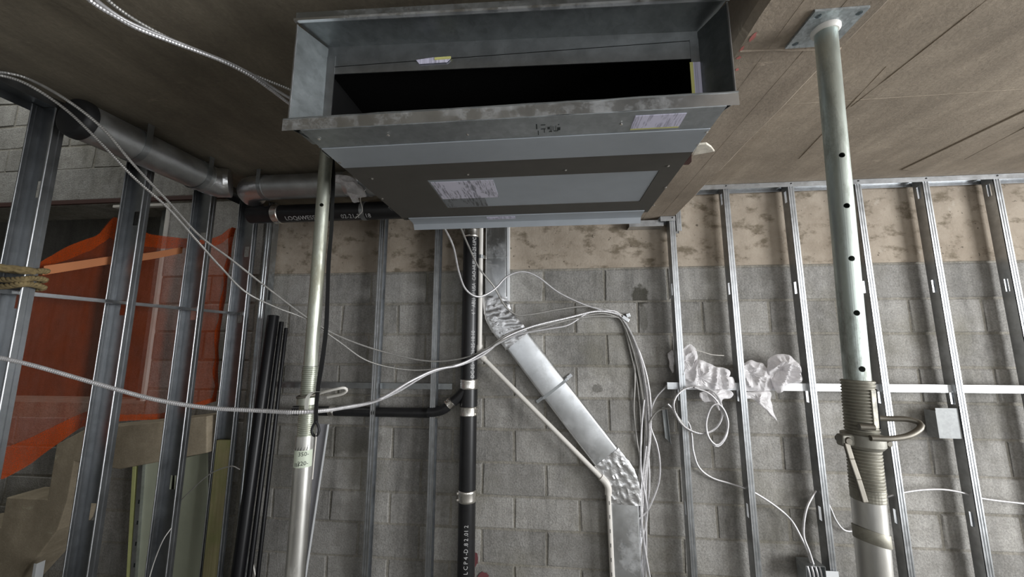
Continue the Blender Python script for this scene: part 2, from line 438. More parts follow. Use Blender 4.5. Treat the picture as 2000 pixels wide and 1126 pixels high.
# beam between the two slabs
poly = [(.513, CEIL+.25), (.513, SOFF+.02), (.525, SOFF), (.795, SOFF), (.808, SOFF+.012), (.808, CEIL+.25)]
bm_rings = []
ny = 60
for i in range(ny+1):
    y = -3.4+(D+3.4-.035)*i/ny
    j = .006*noise.noise(Vector((0, y*5, 0))); k = .006*noise.noise(Vector((7, y*5, 3)))
    bm_rings.append([(.513, y, CEIL+.25), (.513+j, y, SOFF+.02), (.527+j, y, SOFF), (.795+k, y, SOFF), (.808+k, y, SOFF+.012), (.808, y, CEIL+.25)])
beam = struct(MB().sweep(bm_rings).build('trim_1', 'beam'))
for x in (.60, .70): fin((x, .4, SOFF), (x+.01, 2.4, SOFF), .002, .0008, beam, SOFF, mat='beam')
fin((.53, .98, SOFF), (.80, 1.0, SOFF), .004, .005, beam, SOFF, mat='beam')

# spray marks on the beam corner
def blotch(name, c, rx, rz, normal, mat, parent, seed=0, n=18, lift=.0012):
    mb = MB(); pts = []
    for k in range(n):
        a = 2*math.pi*k/n; rr = .55+.6*abs(noise.noise(Vector((cs(a)*1.7+seed, sn(a)*1.7, seed*3.1))))+.25*noise.noise(Vector((cs(a)*5, sn(a)*5, seed)))
        u, v = cs(a)*rx*rr, sn(a)*rz*rr
        pts.append((c[0]+u, c[1]+v, c[2]-lift) if normal == 'Z' else (c[0]+u, c[1]-lift, c[2]+v))
    mb.quad(pts); return part(mb, name, mat, parent)
for k, (x, y, rx, ry) in enumerate(((1470, 72, .008, .02), (1448, 95, .006, .014), (1443, 112, .008, .009), (1440, 135, .006, .008))):
    p = aZ(x, y, SOFF); blotch('paint_mark', (max(p.x, .532), p.y, SOFF), rx, ry, 'Z', 'paintpink', beam, k)

# ---- block wall
wall = struct(MB().box(-2.05, 3.5, D+.0045, D+.3, FLOOR, CEIL+.25).build('wall_back', 'mortar'))
part(MB().box(-2.02, 3.5, D-.004, D+.02, .487, CEIL+.2), 'concrete_band', 'band', wall, None, .004)
TOPS = [.483, .266, .059, -.14, -.34, -.537, -.737, -.932, -1.12, -1.318, -1.52, -1.6]
def block_mesh(wd, hh, seed):
    rnd = random.Random(seed); mb = MB(); c = .006
    def j(a=.0045): return rnd.uniform(-a, a)
    x, z = wd/2, hh/2
    ft = [(-x+c+j(), 0, -z+c+j()), (0+j(), 0, -z+c+j()), (x-c+j(), 0, -z+c+j()), (x-c+j(), 0, j()), (x-c+j(), 0, z-c+j()), (j(), 0, z-c+j()), (-x+c+j(), 0, z-c+j()), (-x+c+j(), 0, j())]
    md = [(-x, c, -z), (0, c, -z), (x, c, -z), (x, c, 0), (x, c, z), (0, c, z), (-x, c, z), (-x, c, 0)]
    bk = [(a, .05, b) for a, _, b in md]
    mb.sweep([ft, md, bk]); return mb.mesh('block')
FULL = [block_mesh(.389, .19, s) for s in range(5)]
for me in FULL: me.materials.append(M['block'])
def lay(parent, x0, x1, z0, z1, k, face=D, me_set=FULL):
    if x1-x0 < .04: return
    o = bpy.data.objects.new('block', me_set[k % 5]); COL.objects.link(o)
    o.location = ((x0+x1)/2, face+random.uniform(-.0022, .0022), (z0+z1)/2)
    o.scale = ((x1-x0-.011)/.389, 1, (z1-z0-.011)/.19); o.rotation_euler = (random.uniform(-.006, .006), random.uniform(-.004, .004), random.uniform(-.005, .005))
    o.parent = parent; return o
k = 0
for row, (zt, zb) in enumerate(zip(TOPS, TOPS[1:])):
    off = 0 if row % 2 == 0 else .2
    x = -2.4+off
    while x < 3.5:
        a, b = max(x, -1.99), min(x+.395, 3.5)
        if b > a: lay(wall, a, b, zb, zt, k); k += 1
        x += .395
blotch('paint_mark', (aY(930, 1090, D).x, D-.004, aY(930, 1090, D).z), .02, .05, 'Y', 'paintred', wall, 4)
blotch('paint_mark', (aY(945, 1124, D).x, D-.004, aY(945, 1124, D).z), .05, .035, 'Y', 'paintred', wall, 5)

# ---- stairwell behind the partition: the same wall goes on, higher, with an opening
ws = struct(MB().box(-2.83, -2.05, D+.0045, D+.3, FLOOR, 3.4).box(-6.0, -2.83, D+.0045, D+.3, 1.06, 3.4).box(-6.0, -2.83, D+.0045, D+.3, FLOOR, -.42).build('wall_back', 'mortar'))
part(MB().box(-6.0, -2.05, D-.006, D+.05, 1.10, 1.36), 'lintel_band', 'plain_wall', ws, None, .006)
part(MB().box(-6.0, -2.05, D-.012, D+.06, 1.066, 1.10), 'lintel_angle', 'red', ws, None, .003)
part(MB().box(-2.82, -2.05, D-.004, D+.06, .487, 1.045), 'pier_face', 'plain_wall', ws, None, .004)
part(MB().box(-2.845, -2.82, D-.015, D+.1, -.40, 1.045), 'corner_bead', 'pvc', ws, None, .002)
part(MB().box(-3.3, -2.82, D-.014, D+.02, 1.025, 1.045), 'opening_head_trim', 'pvc', ws)
for r_, (zb, zt) in enumerate(((1.36, 1.56), (1.56, 1.76), (1.76, 1.96), (1.96, 2.16), (2.16, 2.36), (2.36, 2.56))):
    x = -6.0+(.2 if r_ % 2 else .05)
    while x < -2.06:
        lay(ws, x, min(x+.4, -2.06), zb, zt, k); k += 1; x += .4
for r_, (zb, zt) in enumerate(zip((.283, .083, -.117, -.317, -.517, -.717, -.917, -1.117, -1.317, -1.517), (.483, .283, .083, -.117, -.317, -.517, -.717, -.917, -1.117, -1.317))):
    x = -2.82+(-.2 if r_ % 2 else 0)
    if zt < -.4: x -= 1.2
    while x < -2.06:
        a = max(x, -2.82 if zt > -.4 else -9); lay(ws, a, min(x+.4, -2.06), zb, zt, k); k += 1; x += .4
struct(MB().box(-6.0, -2.6, 3.4, 3.5, -.6, 1.3).box(-6.0, -2.6, D+.3, 3.5, 1.3, 1.35).box(-6.0, -2.6, D+.3, 3.5, -.65, -.6).box(-2.65, -2.6, D+.3, 3.4, -.6, 1.3).build('wall_far', 'plain_wall'))  # far wall, with unseen closing sides added to keep the opening dark
struct(MB().box(-6.1, -2.13, -.6, D+.3, 3.4, 3.5).build('ceiling', 'plain_wall'))  # unseen roof added to keep sky light out of the stairwell
struct(MB().box(-6.1, -6.0, -.6, 3.5, FLOOR, 3.4).build('wall_left', 'plain_wall'))
struct(MB().box(-6.0, -2.16, -.6, -.5, FLOOR, 3.4).build('wall_rear', 'plain_wall'))
struct(MB().box(-2.16, -2.13, -.6, D, CEIL+.25, 3.4).build('wall_left', 'plain_wall'))

# ---- the rest of the room behind the camera
wr = MB()
YR = -3.3
for (x0, x1, z0, z1) in ((-2.2, -1.9, FLOOR, CEIL), (-.75, .4, FLOOR, CEIL), (1.6, 2.05, FLOOR, CEIL), (4.35, 4.8, FLOOR, CEIL), (-1.9, -.75, FLOOR, -.7), (.4, 1.6, FLOOR, -.7), (2.05, 4.35, FLOOR, -.7)):
    wr.box(x0, x1, YR-.1, YR, z0, z1)
struct(wr.build('wall_rear', 'room_wall'))
def window(n, x0, x1, posts):
    wn = MB().box(x0, x0+.05, YR-.08, YR-.02, -.7, CEIL).box(x1-.05, x1, YR-.08, YR-.02, -.7, CEIL).box(x0+.05, x1-.05, YR-.08, YR-.02, -.7, -.64).box(x0+.05, x1-.05, YR-.08, YR-.02, CEIL-.06, CEIL)
    ed = [x0+.05]
    for k in range(1, posts+1):
        c = x0+(x1-x0)*k/(posts+1); wn.box(c-.03, c+.03, YR-.08, YR-.02, -.64, CEIL-.06); ed += [c-.03, c+.03]
    ed.append(x1-.05)
    for k in range(0, len(ed), 2): wn.box(ed[k], ed[k+1], YR-.07, YR-.03, .10, .15)
    struct(wn.build('window_%d' % n, 'galv_dark'))
window(1, -1.9, -.75, 1); window(2, .4, 1.6, 1); window(3, 2.05, 4.35, 2)
struct(MB().box(4.6, 4.8, -3.4, -2.3, FLOOR, CEIL).box(4.6, 4.8, .7, D+.1, FLOOR, CEIL).box(4.6, 4.8, -2.3, .7, FLOOR, -1.3).build('wall_right', 'room_wall'))
struct(MB().box(-2.2, -2.1, -3.4, .85, FLOOR, CEIL).build('wall_left', 'room_wall'))

# ------------------------------------------------------------------ steel studs
def slotted_web(mb, x0, x1, y0, y1, z0, z1, slots, wide, along='Y'):
    """web plate with real slots (zc list), slot width wide, height .06"""
    c = ((y0+y1)/2) if along == 'Y' else ((x0+x1)/2)
    zs = sorted(slots); h = .036
    def pl(a, b, p, q):
        if q-p < 1e-4: return
        if along == 'Y': mb.box(x0, x1, a, b, p, q)
        else: mb.box(a, b, y0, y1, p, q)
    lo, hi = (y0, y1) if along == 'Y' else (x0, x1)
    pl(lo, c-wide/2, z0, z1); pl(c+wide/2, hi, z0, z1)
    cur = z0
    for z in zs: pl(c-wide/2, c+wide/2, cur, z-h); cur = z+h
    pl(c-wide/2, c+wide/2, cur, z1)
T = .0012
def furring_stud(x, y0, z0, z1, fl=.034, dp=.064, slots=(), side=1):
    """C stud against the back wall: flange faces the room (ribbed), web on the -X side for side=1"""
    mb = MB(); xe = x+fl*side
    def bx(a, b, *r): mb.box(min(a, b), max(a, b), *r)
    # web
    slotted_web(mb, min(x, x+T*side), max(x, x+T*side), y0+T, y0+dp-T, z0, z1, slots, .022)
    # ribbed front flange
    prof = [(0, 0), (.20, 0), (.27, .004), (.33, .004), (.40, 0), (.60, 0), (.67, .004), (.73, .004), (.80, 0), (1, 0)]
    prof2 = [(x+fl*side*a, y0+b) for a, b in prof[:10]] + [(x+fl*side, y0+.0055), (x, y0+.0055)]
    mb.prism(prof2, z0, z1, 'Z')
    bx(x, xe, y0+dp-T, y0+dp, z0, z1)
    bx(xe-T*side, xe, y0+.0045, y0+.009, z0, z1); bx(xe-T*side, xe, y0+dp-.008, y0+dp-T, z0, z1)
    return mb
Y0 = 2.365
SL = [.90, .33, -.30, -.93]
right = [((1308, 440), 'A'), ((1412, 365), 'B'), ((1538, 358), 'C'), ((1669, 355), 'D'), ((1801, 350), 'E'), ((1940, 347), 'F')]
lab = ['galvanised stud under the end of the concrete beam, leftmost of the right-hand studs',
       'galvanised stud right of the beam, between the two clumps of plastic',
       'galvanised stud on the block wall with the junction box at its foot',
       'galvanised stud just right of the near perforated steel prop',
       'galvanised stud with the small sheet bracket on its left side',
       'galvanised stud at the right edge of the picture']
RX = []
for (px, nm), lb in zip(right, lab):
    x = aY(*px, Y0).x; RX.append(x)
    top = SOFF-.012 if nm == 'A' else CEIL-.004
    sl = [s for s in SL if s < top-.06]
    o = furring_stud(x, Y0, FLOOR, top, slots=sl).build('wall_stud', 'galv')
    tag(o, lb, 'stud', 'galvanised studs standing off the block wall')
for (px, lb) in (((713+29, 430), 'galvanised stud on the dark block wall, left of the black vertical pipe, farther of two'),
                 ((850, 447), 'galvanised stud on the block wall next to the black vertical pipe')):
    x = aY(*px, Y0).x
    o = furring_stud(x, Y0, FLOOR, CEIL-.004, slots=[.33, -.3, -.93]).build('wall_stud', 'galv'); tag(o, lb, 'stud', 'galvanised studs standing off the block wall')
xE = aY(519, 450, Y0).x
o = furring_stud(xE+.045, Y0, FLOOR, CEIL-.004, fl=.045, slots=[.33, -.3], side=-1).build('wall_stud', 'galv_dark')
tag(o, 'dull galvanised corner stud where the block wall meets the left partition', 'stud', 'galvanised studs standing off the block wall')

# top tracks (upside-down channels), screwed at each stud
def track(name, x0, x1, ztop, lb, screws):
    o = MB().box(x0, x1, Y0-.006, Y0-.0045, ztop-.032, ztop).box(x0, x1, Y0-.006, Y0+.072, ztop-.0015, ztop).box(x0, x1, Y0+.0705, Y0+.072, ztop-.032, ztop).build(name, 'galv')
    tag(o, lb, 'track')
    for s in screws:
        part(MB().lathe((s, Y0-.006, ztop-.012), (0, -1, 0), [(0, .005), (.002, .005), (.0035, .002)], 8), 'screw', 'blackpipe', o)
    return o
track('ceiling_track', .83, 3.45, CEIL, 'long galvanised top track along the right-hand ceiling edge', [x+.017 for x in RX[1:]])
track('ceiling_track', RX[0]-.055, RX[0]+.035, SOFF, 'short galvanised track piece under the end of the concrete beam', [RX[0]+.017])
p = aY(1228, 440, 2.40)
tag(MB().box(p.x, RX[0]-.03, 2.385, 2.388, .735, .775).box(p.x, RX[0]-.03, 2.388, 2.455, .735, .7375).build('track_offcut', 'galv'), 'galvanised channel offcut lying level below the beam end, behind the fan unit', 'track')
tag(furring_stud(.813, 2.385, .70, SOFF+.06, .03, .06).build('stud_offcut', 'galv'), 'short upright stud offcut at the right corner of the beam end', 'stud')

# horizontal bridging channels
def channel(name, x0, x1, zc, y, h, mat, lb):
    o = MB().box(x0, x1, y, y+.0015, zc-h/2, zc+h/2).box(x0, x1, y+.0015, y+.03, zc+h/2-.0015, zc+h/2).box(x0, x1, y+.0015, y+.03, zc-h/2, zc-h/2+.0015).build(name, mat, None, None)
    return tag(o, lb, 'channel')
zc = aY(1700, 757, 2.395).z
channel('bridging_channel', aY(1380, 757, 2.395).x, 3.45, zc, 2.392, .042, 'white_steel', 'white horizontal bridging channel running through the right-hand studs')
channel('bridging_channel', aY(1303, 757, 2.395).x, aY(1408, 757, 2.395).x, zc+.001, 2.3885, .040, 'galv', 'short grey splice channel with punched holes between the first two right-hand studs')
zc2 = aY(700, 752, 2.44).z
channel('bridging_channel', aY(540, 752, 2.432).x, aY(883, 752, 2.432).x, zc2, 2.432, .036, 'galv_dark', 'dull grey horizontal channel on the dark wall left of the black pipe')
# small bracket and hanging angle
pa = aY(1825, 822, 2.40); pb = aY(1862, 822, 2.40)
xb = RX[4]
tag(MB().box(xb-.115, xb-.002, 2.374, 2.3755, pa.z-.085, pa.z+.075).box(xb-.1165, xb-.115, 2.374, 2.44, pa.z-.085, pa.z+.06).build('sheet_bracket', 'dull_sheet'), 'small folded sheet metal bracket fixed to a right-hand stud', 'bracket')
pa = aY(1293, 795, 2.44); pb = aY(1306, 862, 2.44)
tag(MB().prism([(pa.x, pa.z), (pa.x+.02, pa.z), (pb.x+.004, pb.z), (pb.x-.018, pb.z+.02)], 2.443, 2.4445).prism([(pa.x+.02, pa.z), (pa.x+.022, pa.z), (pb.x+.006, pb.z-.01), (pb.x+.004, pb.z)], 2.415, 2.443).build('steel_angle', 'galv_dark'), 'short grey steel angle hanging on the wall beside the cable bundle', 'bracket')

# ------------------------------------------------------------------ partition studs on the left (open side towards the room)
def partition_stud(y, z0=FLOOR, z1=CEIL-.004, fl=.034, dp=.125, x=PX, slots=(.62, .17, -.75)):
    mb = MB()
    slotted_web(mb, x-dp+T, x-T, y+fl-T, y+fl, z0, z1, slots, .034, 'X')
    for xx, sgn in ((x, -1), (x-dp, 1)):
        xs = xx+sgn*T
        pr_ = [(xx, y), (xx, y+fl*.38), (xx+sgn*.003, y+fl*.44), (xx+sgn*.003, y+fl*.54), (xx, y+fl*.60), (xx, y+fl), (xs, y+fl), (xs, y+fl*.62), (xx+sgn*.0042, y+fl*.56), (xx+sgn*.0042, y+fl*.42), (xs, y+fl*.36), (xs, y)]
        mb.prism(pr_, z0, z1, 'Z')
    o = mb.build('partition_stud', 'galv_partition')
    for xx, sgn, r in ((x, -1, .0042), (x-dp, 1, .003)):
        part(MB().tube([(xx+sgn*r, y, z0+.002), (xx+sgn*r, y, z1-.002)], r, 12), 'rolled_lip', 'galv', o, 60)  # brighter steel than the stud body, paints the highlight along its edges
    return o
plab = ['nearest partition stud, tied with hemp rope, at the left edge',
        'partition stud standing just right of the rope-tied one',
        'partition stud in front of the right half of the orange net',
        'partition stud at the right end of the orange net, with mossy timber inside it']
for y, lb in zip((1.235, 1.60, 1.965, 2.30), plab):
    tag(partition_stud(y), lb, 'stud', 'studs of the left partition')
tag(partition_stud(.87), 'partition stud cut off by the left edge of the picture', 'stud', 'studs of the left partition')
tag(MB().box(PX-.128, PX+.003, .7, 2.36, CEIL-.0015, CEIL).box(PX+.0015, PX+.003, .7, 2.36, CEIL-.035, CEIL).box(PX-.128, PX-.1265, .7, 2.36, CEIL-.035, CEIL).build('partition_track', 'galv_partition'), 'galvanised top track of the left partition under the dark ceiling', 'track')
tag(MB().box(PX-.076, PX-.0745, .7, 2.345, .186, .204).box(PX-.0745, PX-.05, .7, 2.345, .186, .1875).build('bridging_channel', 'galv'), 'thin grey bridging bar threaded level through the left partition studs', 'channel')

# ------------------------------------------------------------------ fan coil unit
AX0, AX1 = -.637, .422
ZB = .55
fc = thing('fan_coil_unit', (-.1, 1.2, ZB), 'large galvanised ceiling fan coil unit with an open black intake', 'fan coil unit')
ZT0, ZT1 = .872, .832          # collar top, left and right
YF, YC = .86, .945             # collar mouth and collar end
# casing: sides, top, underside strips
part(MB().box(AX0, AX0+.002, YC, 1.60, ZB+.002, .80).box(AX1-.002, AX1, YC, 1.56, ZB+.002, .80).box(AX0, AX1, YC, 1.60, .80, .802).box(AX0, AX1, 1.58, 1.582, ZB, .80), 'casing', 'spangle', fc)
part(MB().box(AX0, AX1, YF-.0044, .945, ZB-.002, ZB), 'front_strip', 'spangle', fc)
part(MB().box(AX0, AX1, .946, 1.066, ZB-.004, ZB), 'bottom_panel', 'panel', fc, None, .0015)
# dark gasketed underside (frame around the access panel)
gx0, gx1, gy0, gy1 = -.404, .360, 1.18, 1.446
part(MB().box(AX0, AX1, 1.066, gy0, ZB-.003, ZB).box(AX0, AX1, gy1, 1.575, ZB-.003, ZB).box(AX0, gx0, gy0, gy1, ZB-.003, ZB).box(gx1, AX1, gy0, gy1, ZB-.003, ZB), 'gasket_frame', 'gasket', fc)
ap = part(MB().box(gx0+.001, gx1-.001, gy0+.001, gy1-.001, ZB-.0015, ZB+.002), 'access_panel', 'panel', fc)
lb1 = part(MB().box(-.398, -.262, 1.200, 1.352, ZB-.0025, ZB-.0016).box(-.2605, -.181, 1.200, 1.352, ZB-.0025, ZB-.0016), 'rating_label', 'label', ap); lb1['label'] = 'white printed rating label'
part(MB().box(-.398, -.235, 1.354, 1.440, ZB-.0025, ZB-.0016), 'warning_label', 'label_grey', ap)
ls = part(MB().box(.217, .338, .873, .928, ZB-.0032, ZB-.002), 'shipping_label', 'label_plain', fc); ls['label'] = 'crumpled white shipping label'
part(MB().box(.217, .338, .928, .934, ZB-.0030, ZB-.002), 'label_tape', 'yellow', fc)
stm = MB()
for k, (u, v, a, b) in enumerate(((0, 0, .003, .022), (.004, .03, .002, .02), (.012, .004, .012, .002), (.012, .022, .012, .002), (.020, .026, .002, .014), (.029, .016, .006, .009), (.036, .010, .001, .026), (.040, .010, .001, .026), (.044, .014, .001, .018), (.050, .012, .001, .02), (.054, .02, .008, .012), (.045, .034, .012, .002), (.033, .036, .008, .002), (.055, .006, .004, .002))):
    stm.box(-.025+u, -.025+u+a, .885+v, .885+v+b, ZB-.0028, ZB-.002)
part(stm, 'ink_stamp', 'print_black', fc)
# rear hanging lip
lip = [(1.545, ZB-.004), (1.60, ZB-.006), (1.612, ZB-.010), (1.625, ZB-.034), (1.622, ZB-.036), (1.608, ZB-.014), (1.598, ZB-.010), (1.545, ZB-.008)]
part(MB().prism(lip, AX0+.03, AX1-.02, 'X'), 'rear_lip', 'panel', fc, 30)
part(MB().box(-.262, -.138, 1.556, 1.592, ZB-.0095, ZB-.0085), 'barcode_label', 'label_plain', fc)
# intake collar: four flared sheets with lips
def ztop(x): return ZT0+(ZT1-ZT0)*(x+.675)/(1.12)
XL, XR = -.675, .445
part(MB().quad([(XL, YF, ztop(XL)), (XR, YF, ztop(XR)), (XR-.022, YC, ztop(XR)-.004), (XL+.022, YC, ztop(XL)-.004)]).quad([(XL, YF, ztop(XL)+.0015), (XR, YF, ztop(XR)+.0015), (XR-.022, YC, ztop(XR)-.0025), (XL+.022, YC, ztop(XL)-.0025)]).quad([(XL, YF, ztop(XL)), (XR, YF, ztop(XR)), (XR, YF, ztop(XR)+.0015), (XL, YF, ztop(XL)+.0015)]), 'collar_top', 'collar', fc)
part(MB().prism([(XL-.004, ztop(XL)-.004), (XR+.006, ztop(XR)-.004), (XR+.006, ztop(XR)+.028), (XL-.004, ztop(XL)+.028)], YF-.004, YF-.002), 'top_flange', 'galv_dark', fc)
part(MB().prism([(XL-.004, ztop(XL)-.004), (XR+.006, ztop(XR)-.004), (XR+.006, ztop(XR)+.003), (XL-.004, ztop(XL)+.003)], YF-.012, YF-.004), 'flange_bead', 'duct', fc)
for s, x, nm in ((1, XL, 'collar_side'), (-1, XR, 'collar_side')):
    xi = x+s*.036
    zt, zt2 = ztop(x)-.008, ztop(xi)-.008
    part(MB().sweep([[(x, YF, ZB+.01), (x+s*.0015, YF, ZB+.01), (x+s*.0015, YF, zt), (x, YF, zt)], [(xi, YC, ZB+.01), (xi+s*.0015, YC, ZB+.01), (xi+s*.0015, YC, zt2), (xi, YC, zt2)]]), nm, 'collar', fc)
    part(MB().tube([(x, YF-.001, ZB+.012), (x, YF-.001, zt)], .0028, 8), 'side_bead', 'galv', fc)
# wavy front lip under the mouth
rings = []
for i in range(41):
    x = XL-.013+(XR+.018-XL)*i/40; wv = .0016*noise.noise(Vector((x*13, 1, 0)))
    rings.append([(x, YF-.006, ZB+.0+wv), (x, YF-.0045, ZB+.0+wv), (x, YF-.0045, ZB+.031+wv), (x, YF-.006, ZB+.031+wv)])
part(MB().sweep(rings), 'front_lip', 'duct', fc)
rings = []
for i in range(41):
    x = XL-.011+(XR+.016-XL)*i/40; wv = .003*noise.noise(Vector((x*11, 4, 0)))
    rings.append([(x, YF-.004, ZB+.030), (x, YF+.03, ZB+.026), (x, YF+.03, ZB+.0275), (x, YF-.008, ZB+.034+wv), (x, YF-.008, ZB+.0325+wv)])
part(MB().sweep(rings), 'lip_hem', 'galv_dark', fc)
# inner ring (frame) at the collar end and the black inside
zi = .775
part(MB().prism([(XL+.03, zi+.004), (XR-.03, zi-.028), (XR-.03, ztop(XR)-.004), (XL+.03, ztop(XL)-.004)], YC, YC+.003), 'intake_frame', 'galv', fc)
part(MB().box(AX0-.006, AX0+.024, YC-.0014, YC+.0015, ZB, zi+.06), 'intake_frame', 'galv', fc)
part(MB().box(AX1-.036, AX1-.010, YC-.0014, YC+.0015, ZB, zi+.03), 'intake_frame', 'galv', fc)
il = part(MB().box(AX1-.037, AX1-.014, YC-.003, YC-.002, .60, .735), 'inside_label', 'label_plain', fc)
part(MB().box(AX1-.041, AX1-.033, YC-.0038, YC-.0024, .60, .735), 'label_tape', 'yellow', fc)
part(MB().prism([(AX0+.27, .801), (AX0+.32, .805), (AX0+.37, .797), (AX0+.36, .787), (AX0+.28, .788)], YC-.004, YC-.0025), 'torn_label', 'label_plain', fc)
part(MB().box(AX0+.325, AX0+.372, YC-.006, YC-.004, .796, .803), 'label_tape', 'yellow', fc)
part(MB().box(AX0+.004, AX0+.006, YC+.004, 1.35, ZB+.002, .79).box(AX1-.006, AX1-.004, YC+.004, 1.35, ZB+.002, .79).box(AX0+.004, AX1-.004, YC+.004, 1.35, .788, .79).box(AX0+.004, AX1-.004, YC+.004, 1.35, ZB+.001, ZB+.003), 'liner', 'black_inside', fc)
part(MB().sweep([[(AX0+.006, 1.31, ZB+.003), (AX0+.006, 1.255, .787), (AX0+.006, 1.258, .787), (AX0+.006, 1.313, ZB+.003)], [(AX1-.006, 1.31, ZB+.003), (AX1-.006, 1.255, .787), (AX1-.006, 1.258, .787), (AX1-.006, 1.313, ZB+.003)]]), 'coil_face', 'black_gloss', fc)
# screws on the underside
for (px, py) in ((758, 264), (623, 272), (913, 263), (1380, 258), (1363, 283), (664, 317), (727, 349), (914, 341), (1105, 332), (1305, 324), (1300, 366), (1277, 401), (747, 388), (1213, 243)):
    p = aZ(px, py, ZB-.004); part(MB().lathe((p.x, p.y, ZB-.003), (0, 0, -1), [(0, .0042), (.0015, .0042), (.003, .002)], 8), 'screw', 'clamp', fc)
# suspension rods and lugs
for x, y in ((AX0-.016, 1.02), (AX0-.016, 1.5), (AX1+.02, 1.02), (AX1+.02, 1.5)):
    lg = part(MB().box(min(x-.018, x+.018), max(x-.018, x+.018), y-.02, y+.02, ZB+.05, ZB+.053).box(x-.018, x-.016, y-.02, y+.02, ZB+.02, ZB+.05), 'hanger_lug', 'galv_dark', fc)
    part(MB().cyl((x, y, ZB+.03), (x, y, CEIL), .005, 10), 'threaded_rod', 'galv_dark', fc, 40)
pr0 = aZ(633, 10, CEIL); part(MB().cyl((-.60, 1.0, .803), (-.60, 1.0, CEIL), .005, 10), 'threaded_rod', 'galv_dark', fc, 40)
part(MB().box(AX0-.03, AX0, .885, .95, ZB+.012, ZB+.03), 'corner_bracket', 'galv_dark', fc, None, .004)
# torn board scrap wedged between unit and beam
p = aZ(1372, 293, SOFF-.1)
pts = [(1352, 304), (1362, 283), (1380, 281), (1390, 288), (1396, 296)]
w_ = [aZ(a, b, .60) for a, b in pts]
tag(MB().prism([(q.x, q.y) for q in w_], .60, .607, 'Z').build('board_scrap', 'foam', None, None, .002), 'torn white board scrap sticking out between fan unit and beam', 'scrap')
w_ = [aZ(a, b, .59) for a, b in ((1333, 322), (1351, 304), (1351, 316), (1345, 322))]
tag(MB().prism([(q.x, q.y) for q in w_], .59, .60, 'Z').build('cardboard_scrap', 'red', None, None, .001), 'small brown cardboard scrap below the torn white board', 'scrap')

# ------------------------------------------------------------------ steel props
def boolean_cut(o, cutters):
    bm = bmesh.new()
    cm = bpy.data.meshes.new('cut'); mb = MB()
    for p0, p1, r in cutters: mb.cyl(p0, p1, r, 16)
    co = bpy.data.objects.new('cut', mb.mesh('cut')); COL.objects.link(co)
    md = o.modifiers.new('b', 'BOOLEAN'); md.object = co; md.operation = 'DIFFERENCE'; md.solver = 'EXACT'
    bpy.context.view_layer.update()
    dg = bpy.context.evaluated_depsgraph_get(); me = bpy.data.meshes.new_from_object(o.evaluated_get(dg))
    o.modifiers.clear(); o.data = me; bpy.data.objects.remove(co)
def hollow(p0, p1, r, t=.004, n=40):
    p0, p1 = Vector(p0), Vector(p1); L = (p1-p0).length
    return MB().lathe(p0, p1-p0, [(0, r), (L, r), (L, r-t), (0, r-t), (0, r)], n, False)
def thread(p0, p1, r, pitch=.0068, amp=.0022, n=32):
    p0, p1 = Vector(p0), Vector(p1); L = (p1-p0).length; prof = []; d = 0
    while d < L:
        prof += [(d, r-amp), (d+pitch*.3, r), (d+pitch*.62, r), (d+pitch*.9, r-amp)]; d += pitch
    prof.append((L, r-amp)); return MB().lathe(p0, p1-p0, prof, n)
# ---- near prop on the right: leans slightly
A = Vector((.706, .92, SOFF-.006)); Bp = Vector((.621, .92, FLOOR))
ax = (Bp-A).normalized()
def on(z): t = (z-A.z)/(Bp.z-A.z); return A.lerp(Bp, t)
pr1 = thing('steel_prop', (Bp.x, Bp.y, FLOOR), 'near galvanised telescopic prop with pin holes, wedged under the concrete beam', 'prop', 'telescopic steel props')
RI, RO = .0235, .0285
pl = MB().box(A.x-.062, A.x+.060, A.y-.058, A.y+.058, SOFF-.0065, SOFF-.0005).build('head_plate', 'zinc_plate')
boolean_cut(pl, [((A.x+i*.046, A.y+j*.043, SOFF-.03), (A.x+i*.046, A.y+j*.043, SOFF-.001), .0075) for i in (-1, 1) for j in (-1, 1)])
keep(pl, pr1)
part(MB().lathe(A, (0, 0, -1), [(0, .031), (.006, .031), (.012, .026)], 32), 'weld_collar', 'pvc', pr1, 40)
zt = aY(1680, 742, .92).z; zcol = aY(1690, 858, .92).z; zth = aY(1690, 955, .92).z
inner = hollow(A+ax*.001, on(zt-.15), RI).build('inner_tube', 'prop', None, 40)
holes = []
cut = []
for py in (303, 402, 505, 611, 720):
    z = aY(1655, py, .90).z; c = on(z)
    dr = (Vector((0, 0, 0))-Vector((c.x, c.y, 0))).normalized(); dr.rotate(Matrix.Rotation(R(24), 3, 'Z'))
    cut.append((c-dr*.06, c+dr*.06, .0062))
boolean_cut(inner, cut)
inner.data.polygons.foreach_set('use_smooth', [True]*len(inner.data.polygons)); inner.data.set_sharp_from_angle(angle=R(40))
keep(inner, pr1)
tube_o = part(hollow(on(zth), Bp+Vector((0, 0, .008)), RO), 'outer_tube', 'prop_outer', pr1, 40)
part(thread(on(zth-.004), on(zt), RO+.0012), 'threaded_sleeve', 'thread', pr1, 30)
# slot in the sleeve
sd = Vector((.16, -1, 0)).normalized(); sd.rotate(Matrix.Rotation(R(12), 3, 'Z'))
perp = Vector((-sd.y, sd.x, 0))
zs0, zs1 = aY(1695, 760, .9).z, aY(1697, 835, .9).z
c0 = on((zs0+zs1)/2)+sd*(RO-.0005)
part(MB().obox(c0+perp*-.002, perp*.0075, sd*.0022, ax*abs(zs1-zs0)/2), 'slot_face', 'thread', pr1, None, .001)
part(MB().obox(c0+perp*.0068, perp*.0024, sd*.0027, ax*abs(zs1-zs0)/2*1.04), 'slot', 'black_inside', pr1, None, .001)
part(thread(on(zth-.020), on(zth+.002), RO+.0008, .006, .0003), 'dirt_band', 'thread', pr1)
